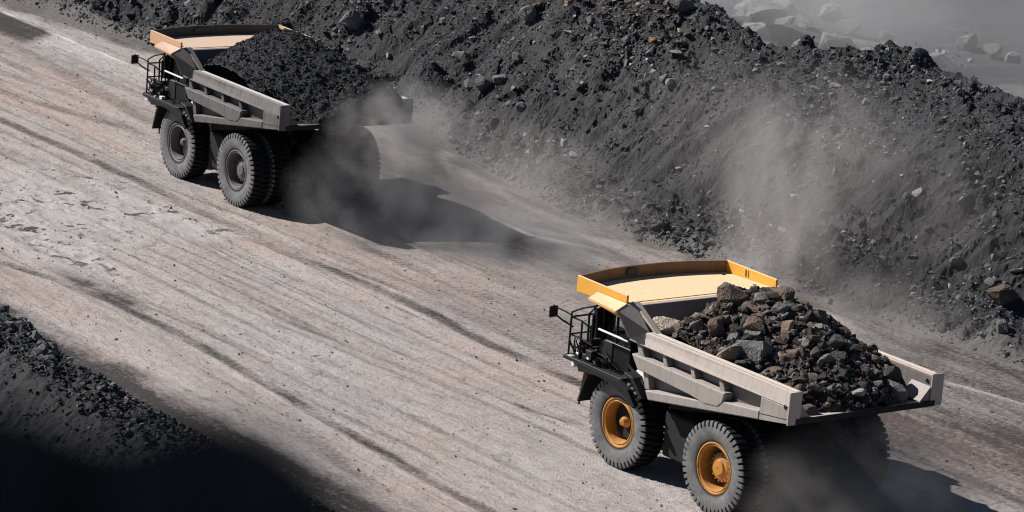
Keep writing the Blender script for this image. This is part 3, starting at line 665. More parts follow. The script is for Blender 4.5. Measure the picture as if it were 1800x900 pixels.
# ------------------------------------------------------------------ haul trucks
DUST = (0.36, 0.315, 0.28)
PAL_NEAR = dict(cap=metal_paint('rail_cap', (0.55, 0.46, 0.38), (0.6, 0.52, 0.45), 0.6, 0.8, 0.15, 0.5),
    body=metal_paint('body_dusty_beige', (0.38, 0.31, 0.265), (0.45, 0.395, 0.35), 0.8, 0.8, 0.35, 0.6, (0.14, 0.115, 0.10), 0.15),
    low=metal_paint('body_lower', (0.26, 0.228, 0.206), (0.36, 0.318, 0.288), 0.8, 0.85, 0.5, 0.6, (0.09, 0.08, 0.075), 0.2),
    inner=metal_paint('body_inside', (0.12, 0.11, 0.105), (0.50, 0.43, 0.37), 0.25, 0.75, 0.3, 0.45),
    lip=metal_paint('canopy_lip_shade', (0.20, 0.095, 0.03), (0.16, 0.11, 0.08), 0.5, 0.1, 0.5, 0.6),  # canopy paint darkened: the front lip's unlit inner face put into colour
    canopy=metal_paint('canopy_yellow', (0.78, 0.36, 0.018), (0.72, 0.545, 0.345), 0.15, 0.95, 0.22, 0.5, (0.34, 0.17, 0.06), 0.1),
    rim=metal_paint('rim_yellow', (0.56, 0.215, 0.012), (0.36, 0.235, 0.12), 0.45, 0.5, 0.55, 0.35, (0.10, 0.05, 0.02), 0.25),
    trim=metal_paint('trim_yellow', (0.62, 0.27, 0.03), DUST, 0.3, 0.4, 0.3, 0.5))
PAL_FAR = dict(cap=metal_paint('rail_cap_worn', (0.5, 0.48, 0.46), (0.55, 0.52, 0.5), 0.5, 0.6, 0.15, 0.35),
    body=metal_paint('body_grimy_grey', (0.085, 0.078, 0.074), (0.20, 0.18, 0.168), 0.6, 0.85, 0.8, 0.6, (0.022, 0.021, 0.02)),
    low=metal_paint('body_lower_grimy', (0.07, 0.065, 0.062), (0.165, 0.15, 0.142), 0.6, 0.85, 0.85, 0.6, (0.02, 0.019, 0.018), 0.2),
    inner=metal_paint('body_inside_dark', (0.06, 0.057, 0.055), (0.30, 0.27, 0.25), 0.2, 0.5, 0.4, 0.5),
    lip=metal_paint('canopy_lip_shade_far', (0.03, 0.028, 0.027), (0.05, 0.045, 0.042), 0.5, 0.1, 0.5, 0.6),  # front lip again, its shade painted in as near black
    canopy=metal_paint('canopy_tan', (0.56, 0.30, 0.14), (0.52, 0.40, 0.31), 0.35, 0.9, 0.25, 0.6, (0.12, 0.08, 0.06)),
    rim=metal_paint('rim_grimy', (0.075, 0.068, 0.064), (0.24, 0.222, 0.21), 0.5, 0.5, 0.4, 0.5),
    trim=metal_paint('trim_orange', (0.50, 0.20, 0.05), DUST, 0.4, 0.4, 0.3, 0.5))
rb, nt, b = new_mat('tyre_rubber'); M['tyre'] = rb
v = coords(nt); n1 = maprange(nt, noise(nt, v, 2.2, 6, 0.7), 0.32, 0.68); at = attr(nt, 'groove')
sw = attr(nt, 'side')
c = mixc(nt, n1, (0.095, 0.094, 0.096), (0.215, 0.21, 0.207)); c = mixc(nt, sw, (0.016, 0.0155, 0.0155), c); c = mixc(nt, at, c, (0.013, 0.013, 0.013))  # tread coloured near black to carry its shade; sidewalls keep the dusty grey
nt.links.new(c, b.inputs['Base Color']); b.inputs['Roughness'].default_value = 0.85; b.inputs['Specular IOR Level'].default_value = 0.12; bump(nt, b, noise(nt, v, 20, 3), 0.3, 0.015)
M['dark_steel'] = plain('dark_steel', (0.022, 0.0215, 0.021), 0.55); M['black_paint'] = plain('black_paint', (0.012, 0.012, 0.0135), 0.45)
M['grimy'] = plain('grimy_frame', (0.020, 0.019, 0.0185), 0.8, 0, 0.5); M['light_grey'] = plain('light_grey_paint', (0.42, 0.41, 0.40), 0.5)
M['white'] = plain('white_paint', (0.7, 0.69, 0.67), 0.45, 0, 0.1); M['chrome'] = plain('chrome', (0.6, 0.6, 0.6), 0.2, 1.0, 0.1)
M['seat'] = plain('seat_fabric', (0.03, 0.03, 0.035), 0.9); M['rubber_black'] = plain('rubber_black', (0.012, 0.012, 0.012), 0.85)
gl, nt, b = new_mat('cab_glass'); M['glass'] = gl
b.inputs['Base Color'].default_value = (0.75, 0.82, 0.80, 1); b.inputs['Roughness'].default_value = 0.03; b.inputs['Transmission Weight'].default_value = 1.0; b.inputs['IOR'].default_value = 1.12
lamp, nt, b = new_mat('lamp_lens'); M['lens'] = lamp; b.inputs['Base Color'].default_value = (0.7, 0.7, 0.68, 1); b.inputs['Roughness'].default_value = 0.1
orange, nt, b = new_mat('amber_lens'); M['amber'] = orange; b.inputs['Base Color'].default_value = (0.75, 0.2, 0.02, 1); b.inputs['Roughness'].default_value = 0.2
M['decal'] = plain('decal', (0.16, 0.06, 0.03), 0.5, 0, 0.3)
M['decal_dark'] = plain('decal_dark', (0.03, 0.04, 0.055), 0.5)

def tyre_mesh():
    prof = [(0.735, 0.27), (0.765, 0.335), (0.84, 0.365), (0.96, 0.40), (1.08, 0.41), (1.18, 0.405), (1.25, 0.40), (1.31, 0.39), (1.345, 0.372), (1.356, 0.33), (1.36, 0.06)]
    gro = [0, 0, 0, 0, 0, 0.01, 0.06, 0.085, 0.095, 0.09, 0.08]
    full = [(r, y, g, 0) for (r, y), g in zip(prof, gro)] + [(r, -y, g, 1) for (r, y), g in zip(prof[::-1], gro[::-1])]
    nl = 44; angs = []
    for k in range(nl):
        a0 = k / nl
        for f, lug in ((0.0, 1), (0.3, 1), (0.60, 1), (0.66, 0), (0.94, 0)): angs.append((a0 + f / nl, lug))
    V = []; G = []; SD = []
    for a, lug in angs:
        for r, y, g, side in full:
            rr = r - (0 if lug else g); aa = 2 * PI * (a + (0.5 / nl if side else 0) + 0.016 * (0.41 - abs(y)))
            V.append((rr * math.cos(aa), y * (1 if lug else 1 - 1.1 * min(g, 0.08)), rr * math.sin(aa))); G.append(0 if lug else min(1, g / 0.05)); SD.append(float(abs(y) > 0.36))
    na = len(angs); m = len(full); F = []
    for i in range(na):
        for j in range(m - 1):
            F.append((i * m + j, ((i + 1) % na) * m + j, ((i + 1) % na) * m + j + 1, i * m + j + 1))
    me = np_mesh('tyre', np.array(V), np.array(F)[:, ::-1], {'groove': np.array(G), 'side': np.array(SD)}, True)
    try: me.set_sharp_from_angle(angle=math.radians(32))
    except Exception: pass
    me.materials.append(M['tyre']); return me
TYRE = tyre_mesh()

def wheel(root, x, y, side, front, pal, inner=False):
    """brake drum > tyre, rim, hub; local +y is the outer face"""
    d = MB().lathe([(0.02, -0.2), (0.45, -0.2), (0.50, -0.12), (0.50, 0.0), (0.02, 0.02)], 32).build('wheel', M['grimy'], root, smooth=True)
    d.location = (x, y, 1.35); d.rotation_euler = (0, random.uniform(0, 6), 0) if side > 0 else (0, random.uniform(0, 6), PI)
    t = link('tyre', TYRE, None, d)
    if front: prof = [(0.735, 0.24), (0.752, 0.30), (0.752, 0.335), (0.715, 0.345), (0.70, 0.315), (0.66, 0.30), (0.635, 0.325), (0.615, 0.32), (0.595, 0.2), (0.575, -0.19), (0.42, -0.22), (0.27, -0.18), (0.12, -0.16)]
    else: prof = [(0.735, 0.24), (0.752, 0.30), (0.752, 0.335), (0.715, 0.345), (0.70, 0.31), (0.675, 0.30), (0.66, 0.32), (0.64, 0.31), (0.63, 0.1), (0.61, -0.16), (0.50, -0.20), (0.40, -0.20)]
    MB().lathe(prof, 56).build('rim', pal['rim'], d, smooth=True)
    if not inner:
        h = MB()
        if front:
            h.lathe([(0.27, -0.19), (0.25, -0.06), (0.17, 0.04), (0.14, 0.12), (0.10, 0.19), (0.02, 0.21)], 28)
            bolts, br, by_ = 14, 0.36, -0.16
        else:
            h.lathe([(0.44, -0.22), (0.43, 0.02), (0.36, 0.10), (0.30, 0.12), (0.22, 0.13), (0.20, 0.18), (0.02, 0.19)], 36)
            bolts, br, by_ = 16, 0.39, 0.06
        h.build('hub', pal['rim'], d, smooth=True)
        bb = MB()
        for k in range(bolts):
            a = 2 * PI * k / bolts; cx, cz = br * math.cos(a), br * math.sin(a)
            bb.box(cx - 0.02, cx + 0.02, by_ - 0.01, by_ + 0.05, cz - 0.02, cz + 0.02)
        bb.build('wheel_nuts', pal['rim'], d)['kind'] = 'stuff'
    return d

def zbot(x): return 3.53 - 0.172 * (x + 3.02)
def truck(label, pal, loc, rz):
    t = tag(empty('haul_truck', loc, rz), label, 'haul truck', 'loaded haul trucks climbing the haul road')
    # wheels
    for s in (1, -1):
        wheel(t, 4.56, 2.26 * s, s, True, pal); wheel(t, 0, 2.36 * s, s, False, pal); wheel(t, 0, 1.50 * s, s, False, pal, True)
    # running gear
    f = MB()
    for s in (1, -1): f.prism([(-1.6, 1.55), (-1.2, 2.0), (3.6, 2.0), (6.9, 1.75), (6.9, 1.25), (3.6, 1.3), (-1.0, 1.3)], 0.42 * s, 0.62 * s)
    for x in (-1.1, 1.2, 2.9, 5.4): f.box(x, x + 0.35, -0.42, 0.42, 1.4, 1.85)
    f.build('chassis_frame', M['grimy'], t, 0.01)
    MB().lathe([(0.02, -1.2), (0.38, -1.2), (0.46, -0.5), (0.62, -0.3), (0.62, 0.3), (0.46, 0.5), (0.38, 1.2), (0.02, 1.2)], 24).build('rear_axle', M['grimy'], t, smooth=True, loc=(0, 0, 1.35))
    MB().lathe([(0.02, -1.9), (0.22, -1.9), (0.26, -0.9), (0.26, 0.9), (0.22, 1.9), (0.02, 1.9)], 20).build('front_axle', M['grimy'], t, smooth=True, loc=(4.56, 0, 1.35))
    MB().box(1.55, 2.95, 1.25, 2.2, 0.80, 2.15).build('fuel_tank', M['grimy'], t, 0.06)
    MB().box(1.55, 2.6, -2.1, -1.2, 0.9, 2.1).build('hydraulic_tank', M['grimy'], t, 0.06)
    MB().box(1.30, 1.42, 1.75, 2.1, 1.3, 2.0).build('valve_cover', pal['trim'], t, 0.01)
    for s in (1, -1):
        MB().tube([(1.3, 0.95 * s, 1.5), (2.0, 0.95 * s, 2.35)], 0.14, 14).tube([(2.0, 0.95 * s, 2.35), (2.5, 0.95 * s, 2.75)], 0.09, 12).build('hoist_cylinder', M['dark_steel'], t, smooth=True)
        MB().tube([(0.1, 0.55 * s, 1.6), (-0.5, 0.62 * s, 2.6)], 0.15, 14).build('rear_strut', M['dark_steel'], t, smooth=True)
    # front end
    MB().prism([(4.9, 1.3), (7.15, 1.25), (7.15, 2.65), (4.9, 2.75)], -1.15, 0.95).build('engine_hood', pal['trim'], t, 0.05)
    g = MB().box(7.15, 7.2, -1.05, 0.85, 1.4, 2.6)
    gr = g.build('radiator_grille', M['black_paint'], t, 0.01)
    for k in range(9): MB().box(7.2, 7.23, -1.0, 0.8, 1.47 + k * 0.125, 1.52 + k * 0.125).build('grille_slat', M['dark_steel'], gr)
    bp = MB().prism([(6.7, 0.95), (7.1, 1.0), (7.17, 1.42), (6.7, 1.42)], -1.6, 1.6).build('bumper', pal['trim'], t, 0.03)
    for y in (-1.9, -1.5, 1.5, 1.9): MB().lathe([(0.02, 0.0), (0.13, 0.0), (0.13, 0.08), (0.02, 0.09)], 18).build('headlight', M['lens'], bp, smooth=True, loc=(7.2, y * 0.75, 1.22)).rotation_euler = (0, 0, -PI / 2)
    for s in (1, -1):
        dk = MB().prism([(4.35, 2.62), (7.15, 2.62), (7.15, 2.74), (4.35, 2.74)], 0.96 * s, 2.80 * s).build('deck', M['dark_steel'], t, 0.015)
        MB().prism([(6.30, 1.50), (6.38, 1.50), (6.16, 2.24), (5.98, 2.60), (5.86, 2.60), (6.06, 2.2)], 1.62 * s, 2.74 * s).build('mudguard', M['rubber_black'], t, 0.012)
        MB().prism([(3.45, 2.40), (3.55, 2.36), (4.0, 2.78), (4.35, 2.88), (4.35, 2.95), (3.95, 2.88)], 1.7 * s, 2.7 * s).build('wheel_arch', M['dark_steel'], t, 0.01)
        MB().prism([(6.25, 2.74), (6.15, 2.50), (5.3, 2.60), (4.6, 2.56), (3.9, 2.36), (3.5, 2.12), (3.42, 2.2), (3.8, 2.6), (4.3, 2.74)], 2.81 * s, 2.98 * s).build('shade_skirt', M['rubber_black'], t, 0.01)  # added skirt, shaped to drop a shadow on the front tyre
        # hand rails of the deck
        r_ = MB(); yo = 2.66 * s
        for x in (7.08, 6.55): r_.tube([(x, yo, 2.74), (x, yo, 3.88)], 0.032)
        r_.tube([(7.08, yo, 3.88), (6.55, yo, 3.88), (6.1, yo - 0.2 * s, 3.6)], 0.03); r_.tube([(7.08, yo, 3.35), (6.55, yo, 3.35), (6.0, yo, 3.3)], 0.026)
        r_.tube([(7.08, yo, 3.88), (7.1, 1.7 * s, 3.88), (7.1, 1.0 * s, 3.88)], 0.03); r_.tube([(7.08, yo, 3.35), (7.1, 1.0 * s, 3.35)], 0.026)
        for y in (1.75, 1.0): r_.tube([(7.1, y * s, 2.74), (7.1, y * s, 3.88)], 0.03)
        r_.build('guard_rail', M['black_paint'], t, smooth=True)
        a_ = MB().tube([(6.95, 2.66 * s, 3.6), (7.25, 2.86 * s, 3.75), (7.55, 2.98 * s, 3.9), (7.55, 2.98 * s, 4.15)], 0.03).tube([(6.75, 2.66 * s, 3.88), (7.2, 2.8 * s, 4.02), (7.55, 2.98 * s, 4.1)], 0.022).build('mirror_arm', M['black_paint'], t, smooth=True)
        MB().prism_x([(2.84 * s, 3.78), (3.14 * s, 3.78), (3.14 * s, 4.12), (2.84 * s, 4.12)], 7.5, 7.58).build('mirror', M['dark_steel'], a_, 0.02)
        # access ladder down the front corner
        l_ = MB()
        for y in (1.35 * s, 1.8 * s): l_.tube([(7.45, y, 1.0), (7.2, y, 2.74), (7.2, y, 3.5)], 0.03)
        ld = l_.build('ladder', M['black_paint'], t, smooth=True)
        for k in range(6): MB().box(7.22 + 0.2 * (5 - k) / 5, 7.34 + 0.2 * (5 - k) / 5, min(1.35 * s, 1.8 * s), max(1.35 * s, 1.8 * s), 1.15 + k * 0.28, 1.18 + k * 0.28).build('step', M['dark_steel'], ld)
        MB().box(6.95, 7.12, 2.35 * s - 0.16, 2.35 * s + 0.16, 2.35, 2.55).build('lamp_box', M['white'], t, 0.02)
        MB().box(5.98, 6.12, 2.3 * s - 0.28, 2.3 * s + 0.28, 2.42, 2.60).build('indicator', M['amber'], t, 0.02)
    for (x, y, z, sx_, sy_, sz_) in ((6.35, 2.3, 2.95, 0.22, 0.25, 0.2), (6.75, 2.35, 2.9, 0.15, 0.16, 0.15), (6.7, 1.5, 2.95, 0.2, 0.3, 0.2)):
        MB().box(x - sx_, x + sx_, y - sy_, y + sy_, z - sz_, z + sz_).build('equipment_box', M['light_grey'] if x > 6.6 else M['dark_steel'], t, 0.03)
    for k in range(16):
        x = random.uniform(5.9, 7.05); y = random.uniform(2.2, 2.8); z = random.uniform(2.45, 3.2); a = random.uniform(0.05, 0.14)
        MB().box(x - a, x + a, y - a * 0.8, y + a * 0.8, z - a * 0.7, z + a * 0.7).build('fitting', (M['light_grey'], M['dark_steel'], M['black_paint'], M['white'])[k % 4 if k < 12 else 1], t, 0.015)
    for k in range(9):
        x = random.uniform(4.6, 6.9); z = random.uniform(2.75, 3.4)
        MB().tube([(x, 2.5, 2.7), (x + random.uniform(-0.2, 0.2), 2.75, z), (x + random.uniform(-0.7, 0.7), 2.6, z + random.uniform(-0.2, 0.3)), (x + random.uniform(-0.8, 0.8), 2.42, 2.8)], 0.022, 6).build('cable', M['rubber_black'], t, smooth=True)
    MB().box(6.25, 6.75, 1.1, 1.9, 2.75, 3.55).build('battery_box', M['black_paint'], t, 0.04)
    MB().lathe([(0.02, -0.35), (0.2, -0.35), (0.24, -0.3), (0.24, 0.3), (0.2, 0.35), (0.02, 0.35)], 20).build('air_filter', M['dark_steel'], t, smooth=True, loc=(6.55, 2.2, 3.05))
    for x in (6.15, 6.35): MB().tube([(x, 2.55, 2.75), (x, 2.58, 4.15), (x - 0.1, 2.3, 4.5)], 0.035).build('grab_bar', M['black_paint'], t, smooth=True)
    MB().tube([(6.1, 2.5, 4.45), (6.5, 2.72, 4.3), (7.0, 2.72, 4.05), (7.05, 2.68, 3.88)], 0.028).build('grab_bar', M['black_paint'], t, smooth=True)
    MB().prism([(5.98, 3.5), (6.16, 3.5), (6.2, 4.35), (6.02, 4.4)], 1.9, 2.55).build('sun_visor', M['black_paint'], t, 0.02)
    MB().box(6.15, 6.30, 1.9, 2.75, 2.35, 2.52).build('step_plate', pal['trim'], t, 0.02)
    MB().lathe([(0.02, -0.45), (0.2, -0.45), (0.26, -0.38), (0.26, 0.38), (0.2, 0.45), (0.02, 0.45)], 24).build('air_tank', M['light_grey'], t, smooth=True, loc=(3.95, 2.1, 2.76)).rotation_euler = (0, 0, PI / 2)
    for k in range(5): MB().tube([(3.4 + 0.12 * k, 2.3, 2.2), (3.55 + 0.14 * k, 2.45, 2.65 + 0.05 * k), (4.2 + 0.1 * k, 2.4, 2.95 + 0.04 * k), (4.6, 2.2, 2.9)], 0.028, 6).build('hydraulic_hose', M['rubber_black'], t, smooth=True)
    # cab
    cb = MB().box(4.55, 6.0, 0.98, 2.38, 2.75, 3.52)
    for (x, y) in ((4.58, 1.0), (4.58, 2.3), (5.24, 2.3), (5.9, 1.0), (5.9, 2.3)): cb.box(x, x + 0.08, y, y + 0.08, 3.52, 4.5)
    cab = cb.build('cab', M['black_paint'], t, 0.02)
    MB().box(4.5, 6.12, 0.92, 2.46, 4.5, 4.62).build('cab_roof', pal['trim'], cab, 0.03)
    for x0, x1 in ((4.66, 5.24), (5.32, 5.9)): MB().box(x0, x1, 2.325, 2.345, 3.52, 4.5).build('side_window', M['glass'], cab); MB().box(x0, x1, 1.03, 1.05, 3.52, 4.5).build('side_window', M['glass'], cab)
    MB().box(5.93, 5.95, 1.08, 2.3, 3.52, 4.5).build('windscreen', M['glass'], cab); MB().box(4.61, 4.63, 1.08, 2.3, 3.52, 4.5).build('rear_window', M['glass'], cab)
    MB().box(4.95, 5.35, 1.5, 1.95, 3.5, 3.62).box(4.9, 5.0, 1.5, 1.95, 3.62, 4.25).build('seat', M['seat'], cab, 0.03)
    MB().box(5.35, 5.9, 2.38, 2.41, 2.8, 3.5).build('cab_door', M['dark_steel'], cab, 0.01)
    MB().tube([(4.35, 2.66, 3.86), (5.75, 2.66, 3.86)], 0.035).build('cab_rail', M['white'], t, smooth=True)
    MB().tube([(6.05, 0.95, 4.35), (6.3, 0.9, 4.55), (6.9, 0.9, 4.5)], 0.03).build('antenna', M['black_paint'], t, smooth=True)
    # dump body: floor, inner walls and front wall
    d = MB()
    d.prism([(-3.03, 3.53), (-3.03, 3.66), (3.12, 2.66), (4.20, 4.97), (4.36, 4.97), (4.36, 4.80), (3.3, 2.55), (3.1, 2.48)], -2.40, 2.40)
    for s in (1, -1):
        d.prism([(-3.01, 3.5), (-3.01, 4.36), (3.14, 4.34), (4.34, 5.05), (4.34, 4.85), (3.28, 2.52), (3.1, 2.5)], 2.41 * s, 2.46 * s)
        d.prism_x([(2.38 * s, 3.60), (2.02 * s, 3.66), (2.405 * s, 4.08)], -3.02, -2.2)
    body = d.build('dump_body', pal['inner'], t, 0.012)
    for s in (1, -1):
        o0, o1 = 2.465 * s, 2.80 * s
        rl = MB().prism([(-3.04, 3.98), (-3.04, 4.38), (-3.0, 4.42), (3.44, 4.37), (4.17, 4.22), (4.17, 3.97), (3.3, 3.96)], o0, o1)
        for vv in rl.bm.verts:
            if vv.co.z > 4.15: vv.co.y = 2.40 * s if abs(vv.co.y) < 2.6 else 2.70 * s
        MB_ = rl.build('top_rail', pal['body'], body, 0.03)
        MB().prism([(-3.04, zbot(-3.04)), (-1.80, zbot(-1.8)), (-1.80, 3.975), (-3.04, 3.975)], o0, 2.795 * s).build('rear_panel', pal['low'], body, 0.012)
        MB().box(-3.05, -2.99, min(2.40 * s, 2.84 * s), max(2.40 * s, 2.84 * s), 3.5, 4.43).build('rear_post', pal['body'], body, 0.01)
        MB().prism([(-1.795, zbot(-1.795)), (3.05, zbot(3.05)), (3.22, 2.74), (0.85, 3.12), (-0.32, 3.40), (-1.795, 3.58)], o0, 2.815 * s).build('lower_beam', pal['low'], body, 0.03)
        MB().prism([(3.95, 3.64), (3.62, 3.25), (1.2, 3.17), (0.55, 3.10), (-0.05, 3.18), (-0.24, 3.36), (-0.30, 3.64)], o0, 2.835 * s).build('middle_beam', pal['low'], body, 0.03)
        for xc, wd in ((3.70, 0.15), (2.58, 0.10), (1.31, 0.10), (0.02, 0.11)):
            MB().prism([(xc - wd - 0.06, 3.645), (xc + wd - 0.06, 3.645), (xc + wd + 0.05, 3.975), (xc - wd * 0.6 + 0.05, 3.975)], o0, 2.70 * s).build('rib', pal['low'], body, 0.015)
        MB().prism([(3.14, 2.76), (3.36, 2.72), (3.52, 3.24), (3.28, 3.24)], o0, 2.70 * s).build('rib', pal['low'], body, 0.015)
        MB().lathe([(0.02, 0), (0.06, 0), (0.06, 0.012), (0.02, 0.013)], 16).build('lifting_eye', M['black_paint'], body, loc=(-2.84, 2.803 * s if s > 0 else -2.80, 3.98) if s > 0 else (-2.84, -2.395, 4.2))
        MB().prism([(3.10, 4.30), (3.14, 4.37), (4.32, 5.06), (4.34, 4.93)], 2.40 * s, 2.60 * s).build('wall_edge', pal['body'], body, 0.01)
        MB().prism([(-3.0, 4.425), (-3.0, 4.44), (3.3, 4.395), (3.3, 4.38)], 2.44 * s, 2.62 * s).build('rail_cap', pal['cap'], body)
        MB().prism([(-3.03, 3.655), (-3.03, 3.67), (-1.81, 3.51), (-1.81, 3.495)], 2.795 * s, 2.802 * s).build('weld_seam', M['grimy'], body)
        # flared wing between body and canopy
        MB().plate([(4.36, 2.62 * s, 5.06), (4.28, 3.22 * s, 4.84), (3.98, 2.98 * s, 4.10), (3.50, 2.62 * s, 4.36)], 0.05).build('corner_wing', pal['inner'], body, 0.008)
    MB().box(-3.08, -3.03, -2.56, 2.56, 3.50, 3.665).build('floor_lip', M['grimy'], body, 0.01)
    for y in (-1.9, -0.65, 0.65, 1.9): MB().prism([(-2.3, 3.34), (-2.3, 3.40), (3.0, 2.46), (3.0, 2.15)], y - 0.14, y + 0.14).build('floor_bearer', M['grimy'], body, 0.02)
    # canopy over the cab
    cn = MB()
    outline = [(4.37, 2.76), (6.66, 2.76), (6.98, 1.55), (7.10, 0.65), (7.10, -0.65), (6.98, -1.55), (6.66, -2.76), (4.37, -2.76)]
    a = [cn.bm.verts.new((x, y, 4.97 - 0.035 * (x - 4.37))) for x, y in outline]; bq = [cn.bm.verts.new((x, y, 4.89 - 0.035 * (x - 4.37))) for x, y in outline]
    cn.bm.faces.new(a); cn.bm.faces.new(bq[::-1])
    for i in range(8): cn.bm.faces.new((a[i], bq[i], bq[(i + 1) % 8], a[(i + 1) % 8]))
    can = cn.build('canopy', pal['canopy'], t)
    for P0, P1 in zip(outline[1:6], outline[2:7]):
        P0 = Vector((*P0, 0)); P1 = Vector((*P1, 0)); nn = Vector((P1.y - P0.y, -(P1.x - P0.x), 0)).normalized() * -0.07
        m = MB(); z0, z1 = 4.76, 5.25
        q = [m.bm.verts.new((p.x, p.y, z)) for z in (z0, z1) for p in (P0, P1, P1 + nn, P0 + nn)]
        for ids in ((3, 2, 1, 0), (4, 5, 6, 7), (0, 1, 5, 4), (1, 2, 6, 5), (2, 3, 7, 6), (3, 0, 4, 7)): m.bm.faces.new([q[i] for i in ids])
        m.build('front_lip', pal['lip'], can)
    for s in (1, -1):
        lp = MB().prism([(4.36, 4.90), (4.36, 5.245), (6.74, 5.25), (6.74, 4.76), (5.9, 4.80)], 2.765 * s, 2.84 * s).build('side_lip', pal['canopy'], can, 0.012)
        MB().plate([(4.30, 2.85 * s, 4.97), (5.70, 2.85 * s, 4.96), (5.55, 3.30 * s, 4.86), (4.24, 3.30 * s, 4.80)], 0.06).build('step_panel', pal['canopy'], can, 0.008)
        MB().plate([(4.30, 3.30 * s, 4.83), (5.55, 3.30 * s, 4.89), (5.70, 2.86 * s, 4.70), (4.36, 2.86 * s, 4.55)], 0.03).build('panel_bracket', pal['canopy'], can)
    MB().box(4.52, 4.56, -2.7, 2.7, 4.95, 4.985).build('canopy_seam', pal['canopy'], can)
    for y in (-2.45, 2.45):
        for x in (4.95, 6.4): MB().lathe([(0.02, 0), (0.06, 0), (0.06, 0.03), (0.02, 0.035)], 12).build('bolt_plate', M['dark_steel'], can, loc=(x, y, 4.935 - 0.035 * (x - 4.37) + 0.02)).rotation_euler = (PI / 2, 0, 0)
    MB().box(5.72, 5.79, -2.765, -2.758, 4.98, 5.19).box(5.62, 5.66, -2.765, -2.758, 4.98, 5.19).build('reflector_strip', M['decal'], can)
    MB().box(7.02, 7.035, 0.35, 0.75, 4.98, 5.18).build('sticker', M['decal_dark'], can)
    return t
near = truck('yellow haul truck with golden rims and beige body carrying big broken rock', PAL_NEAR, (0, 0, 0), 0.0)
far = truck('grimy grey haul truck with tan canopy and dark rims carrying fine black coal', PAL_FAR, (35.3195, -6.0846, 0), -0.0288)

# ------------------------------------------------------------------ the loads
def load_heap(name, ridge, slope, y0, seed, mat, amp, label, base, rug, tail=0.0):
    xs_ = np.arange(-3.0, 4.2, 0.05); ys_ = np.arange(-2.45, 2.451, 0.05); X, Y = np.meshgrid(xs_, ys_, indexing='ij')
    def H(x, y):
        z = np.interp(x, [p_[0] for p_ in ridge], [p_[1] for p_ in ridge])
        yc_ = y0 - tail * sstep(0.5, -2.5, x); r_ = np.hypot(np.abs(y - yc_), 0.5) - 0.5
        z = z - slope * r_ + amp * fbm(x * 0.9, y * 0.9, 4, seed)
        w_, c_ = worley(x * rug, y * rug, seed + 1); z = z + amp * 1.1 * c_ * np.clip(0.8 - w_, 0, 1)
        w_, c_ = worley(x * rug * 2.4, y * rug * 2.4, seed + 2); z = z + amp * 0.5 * c_ * np.clip(0.8 - w_, 0, 1)
        fl = 3.66 - 0.164 * (x + 3.03); front = np.where(x > 3.1, 2.66 + 2.139 * (x - 3.12) - 0.10, -9.0)
        return np.maximum(z, np.maximum(fl + 0.02, front + 0.02) - 0.06)
    Zh = H(X, Y)
    top = np.stack([X, Y, Zh], -1).reshape(-1, 3)
    o = link(name, np_mesh(name, top, grid_faces(len(xs_), len(ys_)), {'tint': np.clip(0.35 + 0.5 * fbm(X * 3, Y * 3, 3, seed + 4), 0, 1)}), mat)
    o.location = base.location; o.rotation_euler = base.rotation_euler
    tag(o, label, 'load'); return o, H
NR = [(-3.0, 3.75), (-2.6, 4.1), (-2.0, 4.45), (-1.2, 4.85), (-0.3, 5.1), (0.6, 5.3), (1.6, 5.5), (2.5, 5.6), (3.1, 5.25), (3.6, 4.7), (4.2, 4.4)]
lo, HN = load_heap('rock_load', NR, 0.50, -0.35, 201, M['load_rubble'], 0.24, 'heap of broken brown and grey rock filling the body of the near truck', near, 2.2)
FR = [(-3.05, 4.3), (-2.95, 4.7), (-2.4, 5.0), (-1.6, 5.25), (-0.6, 5.55), (0.6, 5.86), (1.6, 6.0), (2.4, 5.95), (3.2, 5.75), (4.2, 5.25)]
lf, HF = load_heap('coal_load', FR, 0.52, -0.25, 241, M['fine_coal'], 0.12, 'tall heap of fine black coal filling the body of the far truck', far, 3.2, 1.1)
def sprinkle(parent, H, n, med, spread, bases, mat, name, tf):
    x = rng.uniform(-2.95, 3.9, n); y = rng.uniform(-2.42, 2.42, n); z = H(x, y); fl = 3.66 - 0.164 * (x + 3.03)
    k = z > fl + 0.08; x, y, z = x[k], y[k], z[k]; s_ = np.clip(med * np.exp(rng.normal(0, spread, len(x))), 0.03, 0.42)
    s_ = np.minimum(s_, 0.10 + np.clip(np.minimum(2.5 - np.abs(y), x + 3.1), 0, 1) * 0.6)
    o = scatter(name, np.stack([x, y, z + s_ * 0.12], -1), s_, bases, mat, tf(len(x)), parent, 0.85); o['kind'] = 'stuff'; return o
sprinkle(lo, HN, 12000, 0.095, 0.65, SMALL, M['load_rubble'], 'rubble', lambda m: np.clip(rng.beta(1.5, 2.0, m), 0, 1))
sprinkle(lf, HF, 9000, 0.052, 0.55, SMALL, M['fine_coal'], 'rubble', lambda m: np.clip(rng.beta(1.5, 2.6, m), 0, 1))
